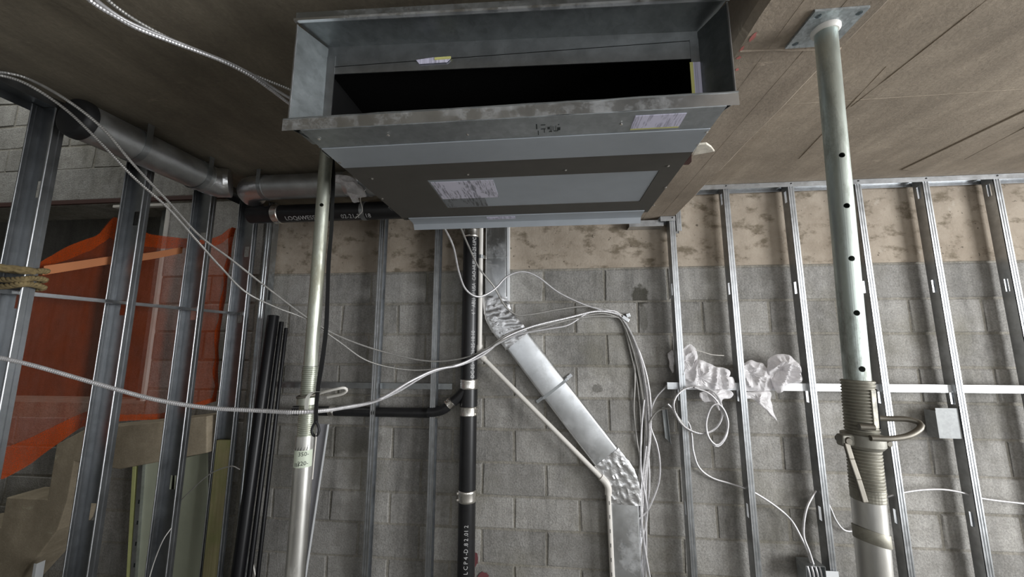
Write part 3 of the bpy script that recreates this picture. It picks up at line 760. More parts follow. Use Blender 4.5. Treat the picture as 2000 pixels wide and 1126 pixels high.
# collar nut with lever and pin
cc = on(zcol)
part(MB().lathe(cc-ax*.014, ax, [(0, RO+.004), (.002, RO+.009), (.024, RO+.009), (.030, RO+.004)], 36), 'collar_nut', 'cast', pr1, 35)
lug = cc+Vector((-RO-.014, -.012, .002))
part(MB().obox(lug, (.016, .004, 0), (0, .011, 0), ax*.012), 'lever_lug', 'cast', pr1, None, .005, 3)
part(MB().lathe(lug+Vector((-.004, -.016, 0)), (0, 1, 0), [(0, .006), (.003, .008), (.03, .008)], 14), 'lever_bolt', 'rod', pr1, 40)
hb = [lug+Vector((-.008, -.012, -.004)), lug+Vector((-.004, -.014, -.035)), lug+Vector((.004, -.015, -.075)), lug+Vector((.011, -.016, -.118))]
mbh = MB()
for a, b in zip(hb, hb[1:]):
    dv = (b-a); mbh.obox((a+b)/2, (.0062, .001, 0), (0, .0035, 0), dv/2*1.03)
part(mbh, 'lever', 'rod', pr1, None, .002)
pin = []
pz = cc.z
cy = cc.y-RO-.006
for (px, py, Y) in ((1660, 842, cy+.002), (1700, 855, cy-.004), (1740, 856, cy-.006), (1775, 850, cy-.002), (1797, 836, cy+.006), (1795, 825, cy+.016), (1770, 818, cy+.024), (1735, 817, cy+.030), (1700, 815, cy+.034)):
    pin.append(aY(px, py, Y))
part(MB().tube(catmull(pin[1:], .006), .0058, 12), 'locking_pin', 'rod', pr1, 50)
sd2 = aY(1690, 833, cy+.004); part(MB().cyl(sd2+Vector((-.012, 0, 0)), sd2+Vector((.014, -.004, 0)), .0065, 12), 'pin_end', 'rod', pr1, 40)
part(MB().lathe(cc+Vector((RO+.010, -.005, -.004)), (0, -1, 0), [(0, .008), (.01, .008), (.014, .005)], 12), 'nut', 'rod', pr1, 40)
# brown tape wound round the outer tube
za = aY(1690, 1045, .92).z; rings = []
for k in range(41):
    a = 2*math.pi*k/40; c = on(za); sl = .008*cs(a-.4)
    e = Vector((cs(a), sn(a), 0)); rings.append([c+e*(RO+.0008)+Vector((0, 0, .013-sl)), c+e*(RO+.0016)+Vector((0, 0, .012-sl)), c+e*(RO+.0016)+Vector((0, 0, -.012-sl)), c+e*(RO+.0008)+Vector((0, 0, -.013-sl))])
part(MB().sweep(rings, False), 'brown_tape', 'thread', pr1, 40)
part(MB().box(Bp.x-.06, Bp.x+.06, Bp.y-.06, Bp.y+.06, FLOOR, FLOOR+.008), 'base_plate', 'zinc_plate', pr1)

# ---- far prop on the left
C = Vector((-.848, 1.3, FLOOR)); Ct = Vector((-.852, 1.3, CEIL-.006))
pr2 = thing('steel_prop', (C.x, C.y, FLOOR), 'far weathered telescopic prop left of the fan unit, with a printed sticker', 'prop', 'telescopic steel props')
def on2(z): return C.lerp(Ct, (z-C.z)/(Ct.z-C.z))
zt2 = aY(600, 718, 1.3).z; zl2 = aY(598, 772, 1.3).z; ze2 = aY(594, 850, 1.3).z
inn = hollow(Ct, on2(zt2-.1), .0235).build('inner_tube', 'prop_left', None, 40)
cut = []
for z in [aY(630, 400, 1.28).z]+[aY(620, y, 1.28).z for y in (515, 640)]:
    c = on2(z); dr = Vector((-.25 if z > .5 else .9, 1, 0)).normalized(); dr = Vector((.45, -1, 0)).normalized() if z > .5 else Vector((-1, .2, 0)); cut.append((c, c+dr*.06, .007))
boolean_cut(inn, cut); inn.data.polygons.foreach_set('use_smooth', [True]*len(inn.data.polygons)); inn.data.set_sharp_from_angle(angle=R(40)); keep(inn, pr2)
part(thread(on2(ze2), on2(zt2), .0275), 'threaded_sleeve', 'prop_left', pr2, 30)
part(hollow(C+Vector((0, 0, .008)), on2(ze2+.002), .0305), 'outer_tube', 'prop_outer', pr2, 40)
part(MB().box(Ct.x-.06, Ct.x+.06, 1.24, 1.36, CEIL-.006, CEIL), 'head_plate', 'zinc_plate', pr2)
part(MB().box(C.x-.06, C.x+.06, 1.24, 1.36, FLOOR, FLOOR+.008), 'base_plate', 'zinc_plate', pr2)
part(MB().lathe(on2(zl2-.030), (0, 0, 1), [(0, .034), (.002, .036), (.026, .036), (.028, .030)], 32), 'collar_nut', 'prop_left', pr2, 35)
ring = [on2(zl2+.002)+Vector((cs(a)*.034, sn(a)*.034, .006*sn(a*1.0+1)))for a in [2*math.pi*k/36 for k in range(36)]]
part(MB().tube(ring, .005, 8, closed=True, caps=False), 'wire_ring', 'rod', pr2, 50)
hk = [aY(x, y, Y) for x, y, Y in ((622, 768, 1.262), (640, 763, 1.25), (662, 758, 1.245), (673, 757, 1.25), (677, 762, 1.262), (668, 769, 1.272), (640, 775, 1.285))]
part(MB().tube(catmull(hk, .008), .0048, 10), 'locking_pin', 'pvc', pr2, 50)
# printed sticker: band part of the way round, with its figures
zsa, zsb = aY(595, 880, 1.27).z, aY(592, 914, 1.27).z
def wrap2(ang0, z0, r):
    def f(u, v):
        a = ang0+u/r; c = on2(z0+v); return Vector((c.x+cs(a)*r, c.y+sn(a)*r, z0+v))
    return f
a_face = math.atan2(-1.3, .85)      # direction towards the room
rg = []
for k in range(25):
    a = a_face-1.35+2.3*k/24
    rg.append([Vector((on2(z).x+cs(a)*r, on2(z).y+sn(a)*r, z)) for r, z in ((.0307, zsb), (.0312, zsb), (.0312, zsa), (.0307, zsa))])
stk = part(MB().sweep(rg), 'sticker', 'sticker', pr2, 40)
zm = zsa-.5*(zsa-zsb)
slotted_text('350-', .019, wrap2(a_face-.62, zm+.010, .0316), 'sticker_figures', 'print_black', stk)
slotted_text('220-', .019, wrap2(a_face-.62, zsb+.008, .0316), 'sticker_figures', 'print_black', stk)
mk = MB()
for k in range(5):
    a = a_face-1.1+.32*k; h0, h1 = zm+.027, zm+.038+.008*(k == 4)
    b0 = wrap2(a, 0, .0316)
    mk.quad([b0(0, h0), b0(.003, h0+.002), b0(.0052, h1+.002), b0(.004, h1)])
for k in range(3):
    b0 = wrap2(a_face-.95+.2*k, 0, .0316); mk.quad([b0(0, zsb+.004), b0(.0022, zsb+.004), b0(.003, zsb+.016), b0(.0008, zsb+.016)])
o = part(mk, 'sticker_marks', 'print_black', stk); o['kind'] = 'stuff'
# black strap hanging down beside the far prop, looped at the bottom, with a white tie
sp = [(650, 305, 1.34), (651, 345, 1.33), (649, 400, 1.32), (647, 450, 1.31), (642, 510, 1.30), (640, 570, 1.295), (637, 640, 1.285), (630, 700, 1.27), (623, 745, 1.255), (618, 790, 1.245), (617, 825, 1.24)]
rings = []; cp = catmull([aY(*q) for q in sp], .012)
for i, p in enumerate(cp):
    wd = .0072*(1+.25*noise.noise(p*9)); tw = noise.noise(p*5)*.3
    e = Vector((cs(tw), sn(tw), 0))*wd; n_ = Vector((0, .0016, 0))
    rings.append([p-e-n_, p+e-n_, p+e+n_, p-e+n_])
st = tag(MB().sweep(rings).build('hanging_strap', 'rubber', None, 40), 'black strap hanging beside the far prop and ending in a loop', 'strap')
lp = [aY(x, y, 1.238) for x, y in ((617, 822), (611, 832), (609, 842), (613, 850), (619, 850), (623, 842), (622, 832))]
part(MB().tube(catmull(lp+[lp[0]], .004), .0042, 8), 'loop', 'rubber', st, 50)
wt = [aY(x, y, Y) for x, y, Y in ((624, 765, 1.24), (610, 766, 1.238), (600, 778, 1.236), (598, 800, 1.24))]
rings = []
for p in catmull(wt, .006):
    rings.append([p+Vector((-.007, 0, 0)), p+Vector((.007, 0, 0)), p+Vector((.007, .0012, .001)), p+Vector((-.007, .0012, .001))])
tag(MB().sweep(rings).build('white_tie', 'whiteband', None, 40), 'white plastic tie bent over the collar of the far prop', 'tie')
tag(put('cord', cable_mesh('cord', [aY(x, y, Y) for x, y, Y in ((618, 846, 1.236), (616, 870, 1.238), (613, 900, 1.245), (610, 935, 1.255))], .0022), 'pvc'), 'thin pale cord tied to the loop of the black strap', 'cord')
# grey stud standing behind the far prop
b0 = aY(646, 825, 2.36); b1 = aY(607, 1126, 2.36)
zc_ = b0.z
mb = MB(); xa = aY(622, 825, 2.33).x; xb_ = aY(644, 825, 2.33).x
lean = aY(590, 1126, 2.33).x-aY(616, 1000, 2.33).x
mb.sweep([[(xa, 2.32, zc_), (xb_, 2.32, zc_), (xb_, 2.3215, zc_), (xa, 2.3215, zc_)], [(xa-.065, 2.26, FLOOR), (xb_-.065, 2.26, FLOOR), (xb_-.065, 2.2615, FLOOR), (xa-.065, 2.2615, FLOOR)]])
lo_ = tag(mb.build('loose_stud', 'grey_sheet'), 'loose grey stud leaning on the dark wall right behind the far prop', 'stud')
mb = MB().sweep([[(xb_, 2.305, zc_), (xb_+.004, 2.305, zc_), (xb_+.003, 2.322, zc_), (xb_, 2.322, zc_)], [(xb_-.065, 2.245, FLOOR), (xb_-.061, 2.245, FLOOR), (xb_-.062, 2.262, FLOOR), (xb_-.065, 2.262, FLOOR)]])
part(mb, 'flange', 'white_steel', lo_)

# ------------------------------------------------------------------ black iron drain pipes
def clamp(p0, axis, r, L, parent, name='clamp_band', screw_dir=None):
    a = Vector(axis).normalized(); c = Vector(p0)
    o = part(MB().lathe(c-a*L/2, a, [(0, r+.002), (L*.08, r+.0055), (L*.2, r+.0045), (L*.5, r+.0048), (L*.8, r+.0045), (L*.92, r+.0055), (L, r+.002)], 32), name, 'clamp', parent, 45)
    if screw_dir:
        s = Vector(screw_dir).normalized()
        for k in (-.28, .28): part(MB().obox(c+s*(r+.009)+a*L*k, a*.006, s*.006, a.cross(s)*.011), 'clamp_screw', 'clamp', o, None, .002)
    return o
YP = 2.395; RP = .0515
xv = aY(914.5, 760, YP-.02).x
xP = xv
def zP(py): return aY(914, py, YP-RP).z
stack = thing('drain_stack', (xP, YP, FLOOR), 'black iron vertical drain pipe with white printing and steel clamps', 'pipe', 'black iron drain pipes')
part(MB().cyl((xP, YP, FLOOR), (xP, YP, .97), RP, 40), 'pipe', 'blackpipe', stack, 40)
for py, L, sdv in ((452, .06, None), (751, .06, None), (804, .056, (1, -.3, 0)), (973, .066, (-1, -.5, 0))):
    clamp((xP, YP, zP(py)), (0, 0, 1), RP, L, stack, screw_dir=sdv)
# thicker wye body with branch
zw = zP(778)
wye = part(MB().cyl((xP, YP, zP(760)), (xP, YP, zP(796)), RP+.003, 40), 'wye_body', 'blackpipe', stack, 40)
bq = [aY(x, y, YP-.02) for x, y in ((908, 762), (895, 776), (880, 788), (866, 799), (848, 804), (836, 804))]
part(MB().tube(catmull(bq, .01), .030, 24), 'wye_branch', 'blackpipe', wye, 50)
def wrapZ(x0, y0, r, ang, z0, up=True):
    def f(u, v):
        a = ang-v/r if up else ang+v/r
        return Vector((x0+cs(a)*r, y0+sn(a)*r, z0+u if up else z0-u))
    return f
af = math.atan2(-YP, -xP)
slotted_text('DC-ES  02-21-25 18:10', .036, lambda u, v: Vector((xP+cs(af+.30+(-v+.018)/RP*-1)*(RP+.0007), YP+sn(af+.30+(-v+.018)/RP*-1)*(RP+.0007), zP(737)+u)) if False else wrapZ(xP, YP, RP+.0007, af+.30+.018/RP*1.0, zP(738))(u, v), 'printing', 'print_white', stack, sx=.86)
slotted_text('4 "  ABLI  ® USA  CAO-HUBLESS-25-UPC', .036, wrapZ(xP, YP, RP+.0007, af+.30+.018/RP, zP(614)), 'printing', 'print_white', stack, sx=.80)
for i, ch in enumerate(('2', '.01', '2', '.8', '-D', '4', 'P', 'C', 'L', '1', '2', '1')):
    pass
slotted_text('1 2 1 L C P 4 -D .8 2 .01 2', .034, wrapZ(xP, YP, RP+.0007, af-.18+.018/RP, zP(1150)), 'printing', 'print_white', stack, sx=.92)

# horizontal branch on the wall
hz = aY(740, 804, YP).z; rb = .030
xl, xr = aY(640, 804, YP-.03).x, aY(846, 804, YP-.03).x
br = tag(MB().cyl((xl-.25, YP, hz), (xr, YP, hz), rb, 32).build('drain_branch', 'blackpipe', None, 40), 'black horizontal drain branch behind the two left-hand wall studs', 'pipe', 'black iron drain pipes')
for x, sdv in ((xr+.012, (0, -1, .2)), (xl+.015, (0, -1, .2))):
    clamp((x, YP, hz), (1, 0, 0), rb, .036, br, screw_dir=sdv)
q0, q1 = aY(877, 788, YP-.04), aY(885, 781, YP-.04)
clamp(aY(880, 787, YP-.02), q1-q0, .030, .040, br, screw_dir=(-.4, -1, .5))

# ceiling drain along the wall
YH = 2.09; zh = aY(620, 411.5, YH-.03).z
cd = tag(MB().cyl((aY(492, 411, YH).x, YH, zh), (-.50, YH, zh), .054, 40).build('ceiling_drain', 'blackpipe', None, 40), 'black iron drain pipe running level under the silver round duct', 'pipe', 'black iron drain pipes')
clamp((aY(545, 411, YH).x, YH, zh), (1, 0, 0), .054, .045, cd)
xs_ = aY(705, 411, YH-.05).x
part(MB().lathe((xs_-.014, YH, zh), (1, 0, 0), [(0, .0545), (0, .057), (.028, .057), (.028, .0545)], 28), 'pipe_strap', 'galv_dark', cd, 40)
ah = math.atan2(-zh, -YH)     # angle in the (y,z) plane towards the room
def wrapX(x0, r, ang):
    def f(u, v):
        a = ang+(-v)/r if True else 0
        return Vector((x0+u, YH+cs(a)*r, zh+sn(a)*r))
    return f
slotted_text('LOQ6WESSY', .040, wrapX(aY(565, 420, YH).x, .0547, ah+.78), 'printing', 'print_white', cd, sx=.95)
slotted_text('02-21-25 18', .040, wrapX(aY(672, 420, YH).x, .0547, ah+.78), 'printing', 'print_white', cd, sx=.95)

# ------------------------------------------------------------------ round silver ducts under the ceiling
def round_duct(mb_pts, r, n=28): return MB().tube(mb_pts, r, n)
d1z = .893; d1r = .078
d1 = thing('round_duct', (-1.86, 1.25, d1z), 'silver round duct along the left partition with a black closed end', 'duct', 'silver round ducts')
part(MB().lathe((-1.875, 1.235, d1z), (.03, 1, 0), [(0, d1r), (.56, d1r)], 32), 'duct_tube', 'duct_dull', d1, 40)
part(MB().lathe((-1.875, 1.205, d1z), (.03, 1, 0), [(0, d1r*.86), (.004, d1r*.97), (.02, d1r+.004), (.04, d1r+.004)], 32), 'end_cap', 'rubber', d1, 50)
e1 = [(-1.858, 1.78, d1z), (-1.850, 1.83, d1z), (-1.835, 1.855, d1z+.005), (-1.815, 1.872, d1z+.01), (-1.80, 1.882, d1z+.012)]
part(MB().tube(catmull(e1, .02), d1r+.002, 32), 'taped_elbow', 'foil', d1, 50)
def band(parent, c, axis, r, wd, top):
    a = Vector(axis).normalized(); c = Vector(c)
    mb = MB().lathe(c-a*wd/2, a, [(0, r+.001), (0, r+.003), (wd, r+.003), (wd, r+.001)], 32, False)
    o = part(mb, 'hanger_strap', 'galv_dark', parent, 40)
    side = Vector((a.y, -a.x, 0)).normalized()
    part(MB().obox(c+side*(r+.002)+Vector((0, 0, (top-c.z)/2)), a*wd/2, side*.001, (0, 0, (top-c.z)/2)), 'strap_tail', 'galv_dark', parent)
band(d1, (-1.869, 1.43, d1z), (.03, 1, 0), d1r, .026, CEIL); band(d1, (-1.862, 1.735, d1z), (.03, 1, 0), d1r+.002, .026, CEIL)

d2y, d2r = 1.955, .070
d2z = .903
d2 = thing('round_duct', (-1.3, d2y, d2z), 'silver round duct running level along the back above the black pipe', 'duct', 'silver round ducts')
x0 = aY(505, 365, d2y-.04).x
part(MB().lathe((x0, d2y, d2z), (1, 0, 0), [(0, d2r), (1.05, d2r)], 32), 'duct_tube', 'duct_dull', d2, 40)
e2 = [(x0+.03, d2y, d2z), (x0-.03, d2y, d2z), (x0-.085, d2y+.015, d2z), (x0-.125, d2y+.055, d2z), (x0-.145, d2y+.10, d2z)]
part(MB().tube(catmull(e2, .02), d2r+.002, 32), 'taped_elbow', 'foil', d2, 50)
band(d2, (aY(505, 370, d2y-.06).x, d2y, d2z), (1, 0, 0), d2r+.001, .024, CEIL)
xs_ = aY(688, 370, d2y-.05).x
part(MB().lathe((xs_-.06, d2y, d2z), (1, 0, .0), [(0, d2r+.001), (.01, d2r+.004), (.1, d2r+.004), (.11, d2r+.001)], 32), 'foil_joint', 'foil', d2, 50)
part(MB().lathe((aY(702, 370, d2y-.05).x, d2y, d2z), (1, 0, .0), [(0, d2r+.001), (0, d2r+.006), (.03, d2r+.006), (.03, d2r+.001)], 32), 'hanger_strap', 'galv_dark', d2, 50)

# ------------------------------------------------------------------ rectangular duct with foil-taped bends
YD0, YD1 = 2.40, 2.462
def rrect(c, u, wd):       # section ring: u in-plane unit across the duct
    c = Vector(c); h = wd/2; b = .006; pts = []
    for (s, t) in ((-1, 0), (-1, 1), (1, 1), (1, 0)): pass
    y0, y1 = YD0, YD1
    b = .013; arc = [(b*(1-cs(k*R(22.5))), b*(1-sn(k*R(22.5)))) for k in range(5)]   # rounded folded edges
    for a, y in [(-h, y1)]+[(-h+p, y0+q) for p, q in arc]+[(h-p, y0+q) for p, q in arc[::-1]]+[(h, y1)]:
        pts.append(Vector((c.x+u.x*a, y, c.z+u.z*a)))
    return pts
cen = [aY(x, y, YD0) for x, y in ((966, 445), (968, 590), (976, 621), (1000, 652), (1189, 899), (1210, 928), (1219, 960), (1220, 985))]
cen[0].x = cen[1].x; cen[0].z = CEIL-.01; cen[-1].x = cen[-2].x
bot = Vector((cen[-1].x, YD0, FLOOR)); cen.append(bot)
wid = [.148, .150, .160, .172, .172, .172, .168, .166, .166]
rg = []
for i, c in enumerate(cen):
    a = cen[max(0, i-1)]; b = cen[min(len(cen)-1, i+1)]; t = ((c-a).normalized() if i else Vector((0, 0, 0)))+((b-c).normalized() if i < len(cen)-1 else Vector((0, 0, 0))); t.normalize()
    rg.append(rrect(c, Vector((-t.z, 0, t.x)), wid[i]))
rd = thing('rectangular_duct', (bot.x, 2.43, FLOOR), 'galvanised rectangular duct with a diagonal run and two foil-taped bends', 'duct')
part(MB().sweep(rg[0:2]), 'upper_run', 'duct', rd, 30)
part(MB().sweep(rg[1:4]), 'bend', 'duct', rd, 30)
part(MB().sweep(rg[3:5]), 'diagonal_run', 'duct', rd, 30)
part(MB().sweep(rg[4:8]), 'bend', 'duct', rd, 30)
part(MB().sweep(rg[7:9]), 'lower_run', 'duct', rd, 30)
# painted white strip for the light caught on the upper run's right edge
part(MB().box(cen[1].x+.072, cen[1].x+.088, YD0-.004, YD1, cen[1].z+.01, CEIL-.01), 'edge_highlight', 'white_steel', rd, None, .002)
# slip joint on the upper run
zj = aY(966, 502, YD0).z; part(MB().box(cen[1].x-.077, cen[1].x+.075, YD0-.003, YD0, zj-.004, zj+.004), 'slip_joint', 'duct', rd, None, .001)
def foil_wrap(ids, extra, parent, seed):
    # dense crumpled sleeve around part of the path
    pts = [cen[i] for i in ids]; path = catmull(pts, .008); ws_ = .172+extra; rings = []
    for i, c in enumerate(path):
        t = (path[min(i+1, len(path)-1)]-path[max(i-1, 0)]).normalized(); u = Vector((-t.z, 0, t.x))
        wd = (.156+(.172-.156)*i/len(path) if seed == 1 else .172)+.006; h = wd/2; ring = []
        outline = []
        for k in range(5): outline.append((-h, YD1-.002-(YD1-YD0)*k/5))
        for k in range(22): outline.append((-h+wd*k/21, YD0))
        for k in range(5): outline.append((h, YD0+(YD1-YD0)*(k+1)/5-.002))
        for (a, y) in outline:
            q = Vector((c.x+u.x*a, y, c.z+u.z*a)); nz = noise.noise(q*30+Vector((seed, 0, 0))); rz = 1-abs(noise.noise((Vector((q.x*9+q.z*6, 0, q.z*30-q.x*8)) if seed == 1 else Vector((q.x*26-q.z*6, 0, q.z*16+q.x*12)))+Vector((0, seed, 3))))*2.2
            off = .0022+.0048*max(0, rz)**3+.0012*nz
            ring.append(q+Vector((u.x*(off if a > h*.98 else -off if a < -h*.98 else 0), -off if abs(a) < h*.999 else 0, u.z*(off if a > h*.98 else -off if a < -h*.98 else 0))))
        rings.append(ring)
    o = part(MB().sweep(rings, True), 'foil_tape', 'foil', parent, 25)
    return o
up = aY(967, 583, YD0); cen_f = [Vector((cen[1].x, YD0, aY(967, 578, YD0).z)), cen[1], cen[2], cen[3], cen[3].lerp(cen[4], .06)]
cen_bak = cen; cen = cen_f; foil_wrap([0, 1, 2, 3, 4], .006, rd, 1); cen = cen_bak
cen_f = [cen[3].lerp(cen[4], .975), cen[4].lerp(cen[5], .5), cen[5], cen[6], cen[7]]
cen = cen_f; foil_wrap([0, 1, 2, 3, 4], .006, rd, 2); cen = cen_bak
# strap with two tabs across the diagonal
c = cen[3].lerp(cen[4], .455); t = (cen[4]-cen[3]).normalized(); u = Vector((-t.z, 0, t.x))
if u.x < 0: u = -u
h = .172/2
part(MB().obox(Vector((c.x, YD0-.002, c.z)), u*(h+.004), (0, .0015, 0), t*.008).obox(Vector((c.x, 2.43, c.z))+u*(h+.003), u*.0015, (0, .032, 0), t*.008).obox(Vector((c.x, 2.43, c.z))-u*(h+.003), u*.0015, (0, .032, 0), t*.008), 'duct_strap', 'galv_dark', rd)
part(MB().obox(Vector((c.x, 2.456, c.z))+u*(h+.028), u*.026, (0, .0015, 0), t*.010), 'strap_tab', 'galv', rd)
part(MB().obox(Vector((c.x, 2.456, c.z))-u*(h+.028), u*.026, (0, .0015, 0), t*.010), 'strap_tab', 'galv_dark', rd)
part(MB().obox(Vector((c.x, 2.43, c.z))+u*(h+.012), u*.010, (0, .010, 0), t*.010), 'strap_bolt', 'galv', rd, None, .003)

# ------------------------------------------------------------------ white conduit
YW = 2.385
cw = thing('white_conduit', (aY(1191, 1100, YW).x, YW, FLOOR), 'thin white conduit running down, diagonally, then down beside the duct', 'conduit')
xa = aY(937.5, 600, YW).x; z1 = aY(937, 684, YW).z
rW = .0155
part(MB().cyl((xa, YW, CEIL-.005), (xa, YW, z1), rW, 16), 'upper_pipe', 'pvc', cw, 40)
j1 = aY(937, 692, YW); j2 = aY(1182, 940, YW); xd = aY(1188, 962, YW).x
dd = (j2-j1).normalized()
part(MB().cyl(j1, j2, rW*.92, 16), 'diagonal_pipe', 'pvc', cw, 40)
part(MB().tube(catmull([(xa, YW, z1+.035), (xa, YW, z1-.005), j1+dd*.01, j1+dd*.045], .008), rW*1.28, 16), 'coupling', 'pvc', cw, 50)
part(MB().tube(catmull([j2-dd*.035, j2, Vector((xd, YW, j2.z-.03)), Vector((xd, YW, j2.z-.07))], .008), rW*1.28, 16), 'coupling', 'pvc', cw, 50)
part(MB().cyl((xd, YW, j2.z-.06), (xd+.012, YW, FLOOR), rW*.9, 16), 'lower_pipe', 'pvc', cw, 40)
for k in range(8):
    z = j2.z-.10-k*.075; part(MB().box(xd+.001, xd+.004, YW-rW*.9-.001, YW-rW*.9+.003, z-.02, z), 'slot', 'print_black', cw)
zcl = aY(937, 501, YW).z; part(MB().lathe((xa, YW, zcl-.012), (0, 0, 1), [(0, rW), (.001, rW+.003), (.023, rW+.003), (.024, rW)], 16), 'pipe_clip', 'galv_dark', cw, 40)
part(MB().box(xa+.014, xa+.036, YW+.01, YW+.02, zcl-.012, zcl+.012), 'clip_ear', 'clamp', cw, None, .004)

# ------------------------------------------------------------------ cables
def cable(lb, pts, r=.0065, ribbed=False, mat='cable', name='armoured_cable', group=None):
    P = [aY(*p) for p in pts]
    P = [q if q.z < CEIL-.014 or p[0] > 600 else aZ(p[0], p[1], CEIL-.014) for p, q in zip(pts, P)]
    return tag(put(name, cable_mesh(name, P, r, ribbed), mat), lb, 'cable', group)
# long one from the left edge to the wall clip
cable('long ribbed cable sagging from the left edge across the far prop to the wall clip',
      [(-40, 690, 1.12), (60, 712, 1.14), (200, 752, 1.18), (300, 779, 1.20), (400, 795, 1.215), (500, 801, 1.225), (600, 804, 1.232), (680, 794, 1.42), (740, 780, 1.66), (800, 745, 1.95), (850, 722, 2.12), (900, 712, 2.27), (945, 692, 2.345), (985, 660, 2.365), (1040, 637, 2.37), (1110, 620, 2.38), (1160, 608, 2.40), (1195, 610, 2.42), (1216, 622, 2.435), (1245, 680, 2.435), (1262, 760, 2.435), (1268, 850, 2.435), (1258, 940, 2.435), (1252, 1040, 2.43), (1246, 1160, 2.42)], .0075, True)
cable('upper ribbed cable from the dark ceiling corner down behind the far prop',
      [(-30, 140, 1.06), (15, 143, 1.10), (60, 156, 1.13), (130, 195, 1.10), (200, 250, 1.15), (260, 320, 1.23), (330, 395, 1.38), (390, 460, 1.54), (450, 505, 1.68), (520, 560, 1.86), (600, 620, 2.02), (660, 655, 2.12), (740, 684, 2.24), (830, 704, 2.30), (900, 700, 2.34), (950, 680, 2.36), (1000, 648, 2.375), (1080, 630, 2.39), (1150, 618, 2.40), (1195, 618, 2.425), (1215, 628, 2.44), (1238, 690, 2.442), (1254, 770, 2.442), (1262, 860, 2.442), (1256, 960, 2.44), (1238, 1050, 2.43), (1215, 1160, 2.42)], .0056, True, 'cable_dark')
cable('lower ribbed cable from the dark ceiling corner down to the black drain pipe',
      [(-30, 146, 1.02), (10, 149, 1.05), (60, 168, 1.08), (130, 215, 1.14), (200, 282, 1.20), (260, 345, 1.27), (330, 408, 1.37), (385, 470, 1.48), (430, 520, 1.62), (480, 570, 1.80), (540, 600, 1.94), (600, 624, 2.04), (660, 665, 2.14), (720, 705, 2.24), (800, 722, 2.31), (870, 716, 2.335), (935, 695, 2.35), (980, 664, 2.36), (1040, 645, 2.375), (1120, 622, 2.40), (1170, 612, 2.415), (1200, 617, 2.432), (1216, 630, 2.445), (1232, 690, 2.45), (1246, 760, 2.45), (1252, 860, 2.45), (1248, 960, 2.445), (1225, 1060, 2.43), (1200, 1160, 2.42)], .0056, True, 'cable_dark')
# two cables dropping out of the fan unit
cable('pale cable looping out of the back of the fan unit, with the deeper dip',
      [(864, 437, 1.80), (885, 480, 1.95), (896, 530, 2.10), (910, 565, 2.20), (935, 579, 2.28), (965, 565, 2.33), (990, 540, 2.345), (1020, 530, 2.36), (1050, 540, 2.38), (1090, 570, 2.40), (1140, 594, 2.415), (1180, 606, 2.42), (1205, 614, 2.432), (1218, 626, 2.44), (1250, 690, 2.44), (1268, 760, 2.44), (1271, 840, 2.44), (1262, 940, 2.44), (1262, 1040, 2.435), (1255, 1160, 2.43)], .0058, False)
cable('pale cable from the back of the fan unit crossing the foil-taped bend',
      [(898, 440, 1.80), (915, 480, 2.0), (935, 522, 2.20), (965, 560, 2.33), (985, 595, 2.355), (1008, 614, 2.37), (1040, 613, 2.385), (1090, 604, 2.40), (1140, 598, 2.415), (1180, 602, 2.425), (1206, 611, 2.435), (1220, 624, 2.446), (1244, 700, 2.45), (1258, 780, 2.45), (1265, 860, 2.45), (1256, 950, 2.45), (1240, 1060, 2.44), (1222, 1160, 2.43)], .0055, False, 'cable_dark')
cable('smooth pale cable running above the diagonal duct to the wall clip',
      [(560, 806, 1.236), (700, 792, 1.50), (770, 768, 1.80), (840, 728, 2.10), (905, 708, 2.28), (950, 684, 2.35), (1005, 655, 2.365), (1070, 642, 2.38), (1110, 634, 2.395), (1150, 610, 2.41), (1190, 606, 2.425), (1212, 616, 2.438), (1240, 672, 2.444), (1258, 750, 2.446), (1264, 850, 2.446), (1268, 950, 2.446), (1258, 1060, 2.44), (1250, 1160, 2.43)], .006, False)
bl = ['cable hanging straight in the wall bundle, leftmost strand', 'cable in the wall bundle with a short cut end poking left',
      'cable in the wall bundle bulging out to the right', 'cable in the wall bundle, frontmost strand over the others']
cable(bl[0], [(1212, 618, 2.44), (1236, 665, 2.45), (1240, 740, 2.45), (1238, 800, 2.45), (1244, 860, 2.45), (1252, 905, 2.45), (1256, 980, 2.445), (1236, 1070, 2.43), (1210, 1160, 2.42)], .005, False, 'cable_dark')
cable(bl[2], [(1303, 752, 2.44), (1282, 775, 2.442), (1272, 800, 2.442), (1270, 830, 2.44), (1283, 868, 2.435), (1289, 905, 2.435), (1287, 940, 2.435), (1275, 975, 2.43), (1262, 1000, 2.428), (1238, 1020, 2.425)], .0056, False)
cable(bl[1], [(1262, 870, 2.43), (1255, 930, 2.43), (1252, 990, 2.425), (1258, 1060, 2.42), (1275, 1160, 2.41)], .0062, False)
cable(bl[3], [(1258, 780, 2.425), (1252, 850, 2.425), (1252, 920, 2.425), (1264, 1000, 2.43), (1248, 1080, 2.42), (1238, 1160, 2.41)], .0058, False)
for k, (x0_, x1_, x2_) in enumerate(((1250, 1250, 1228), (1256, 1258, 1240), (1262, 1262, 1262))):
    cable(('cable spreading left', 'cable in the middle', 'cable spreading right')[k]+' at the foot of the wall bundle', [(x0_-4+k*3, 700+k*25, 2.455), (x0_+4, 830, 2.455), (x1_-4, 960, 2.45), (x1_-8+k*4, 1030, 2.435), (x2_, 1160, 2.415)], .0055, False, 'cable' if k != 0 else 'cable_dark')
# clip on the wall
p = aY(1222, 622, 2.43)
clp = tag(MB().obox(p, (.020, 0, -.014), (0, .006, 0), (.006, 0, .010)).obox(p+Vector((.018, .015, .022)), (.012, 0, .004), (0, .012, 0), (-.004, 0, .012)).build('cable_clip', 'galv', None, None, .002), 'small metal clip holding the cable bundle on the block wall', 'clip')
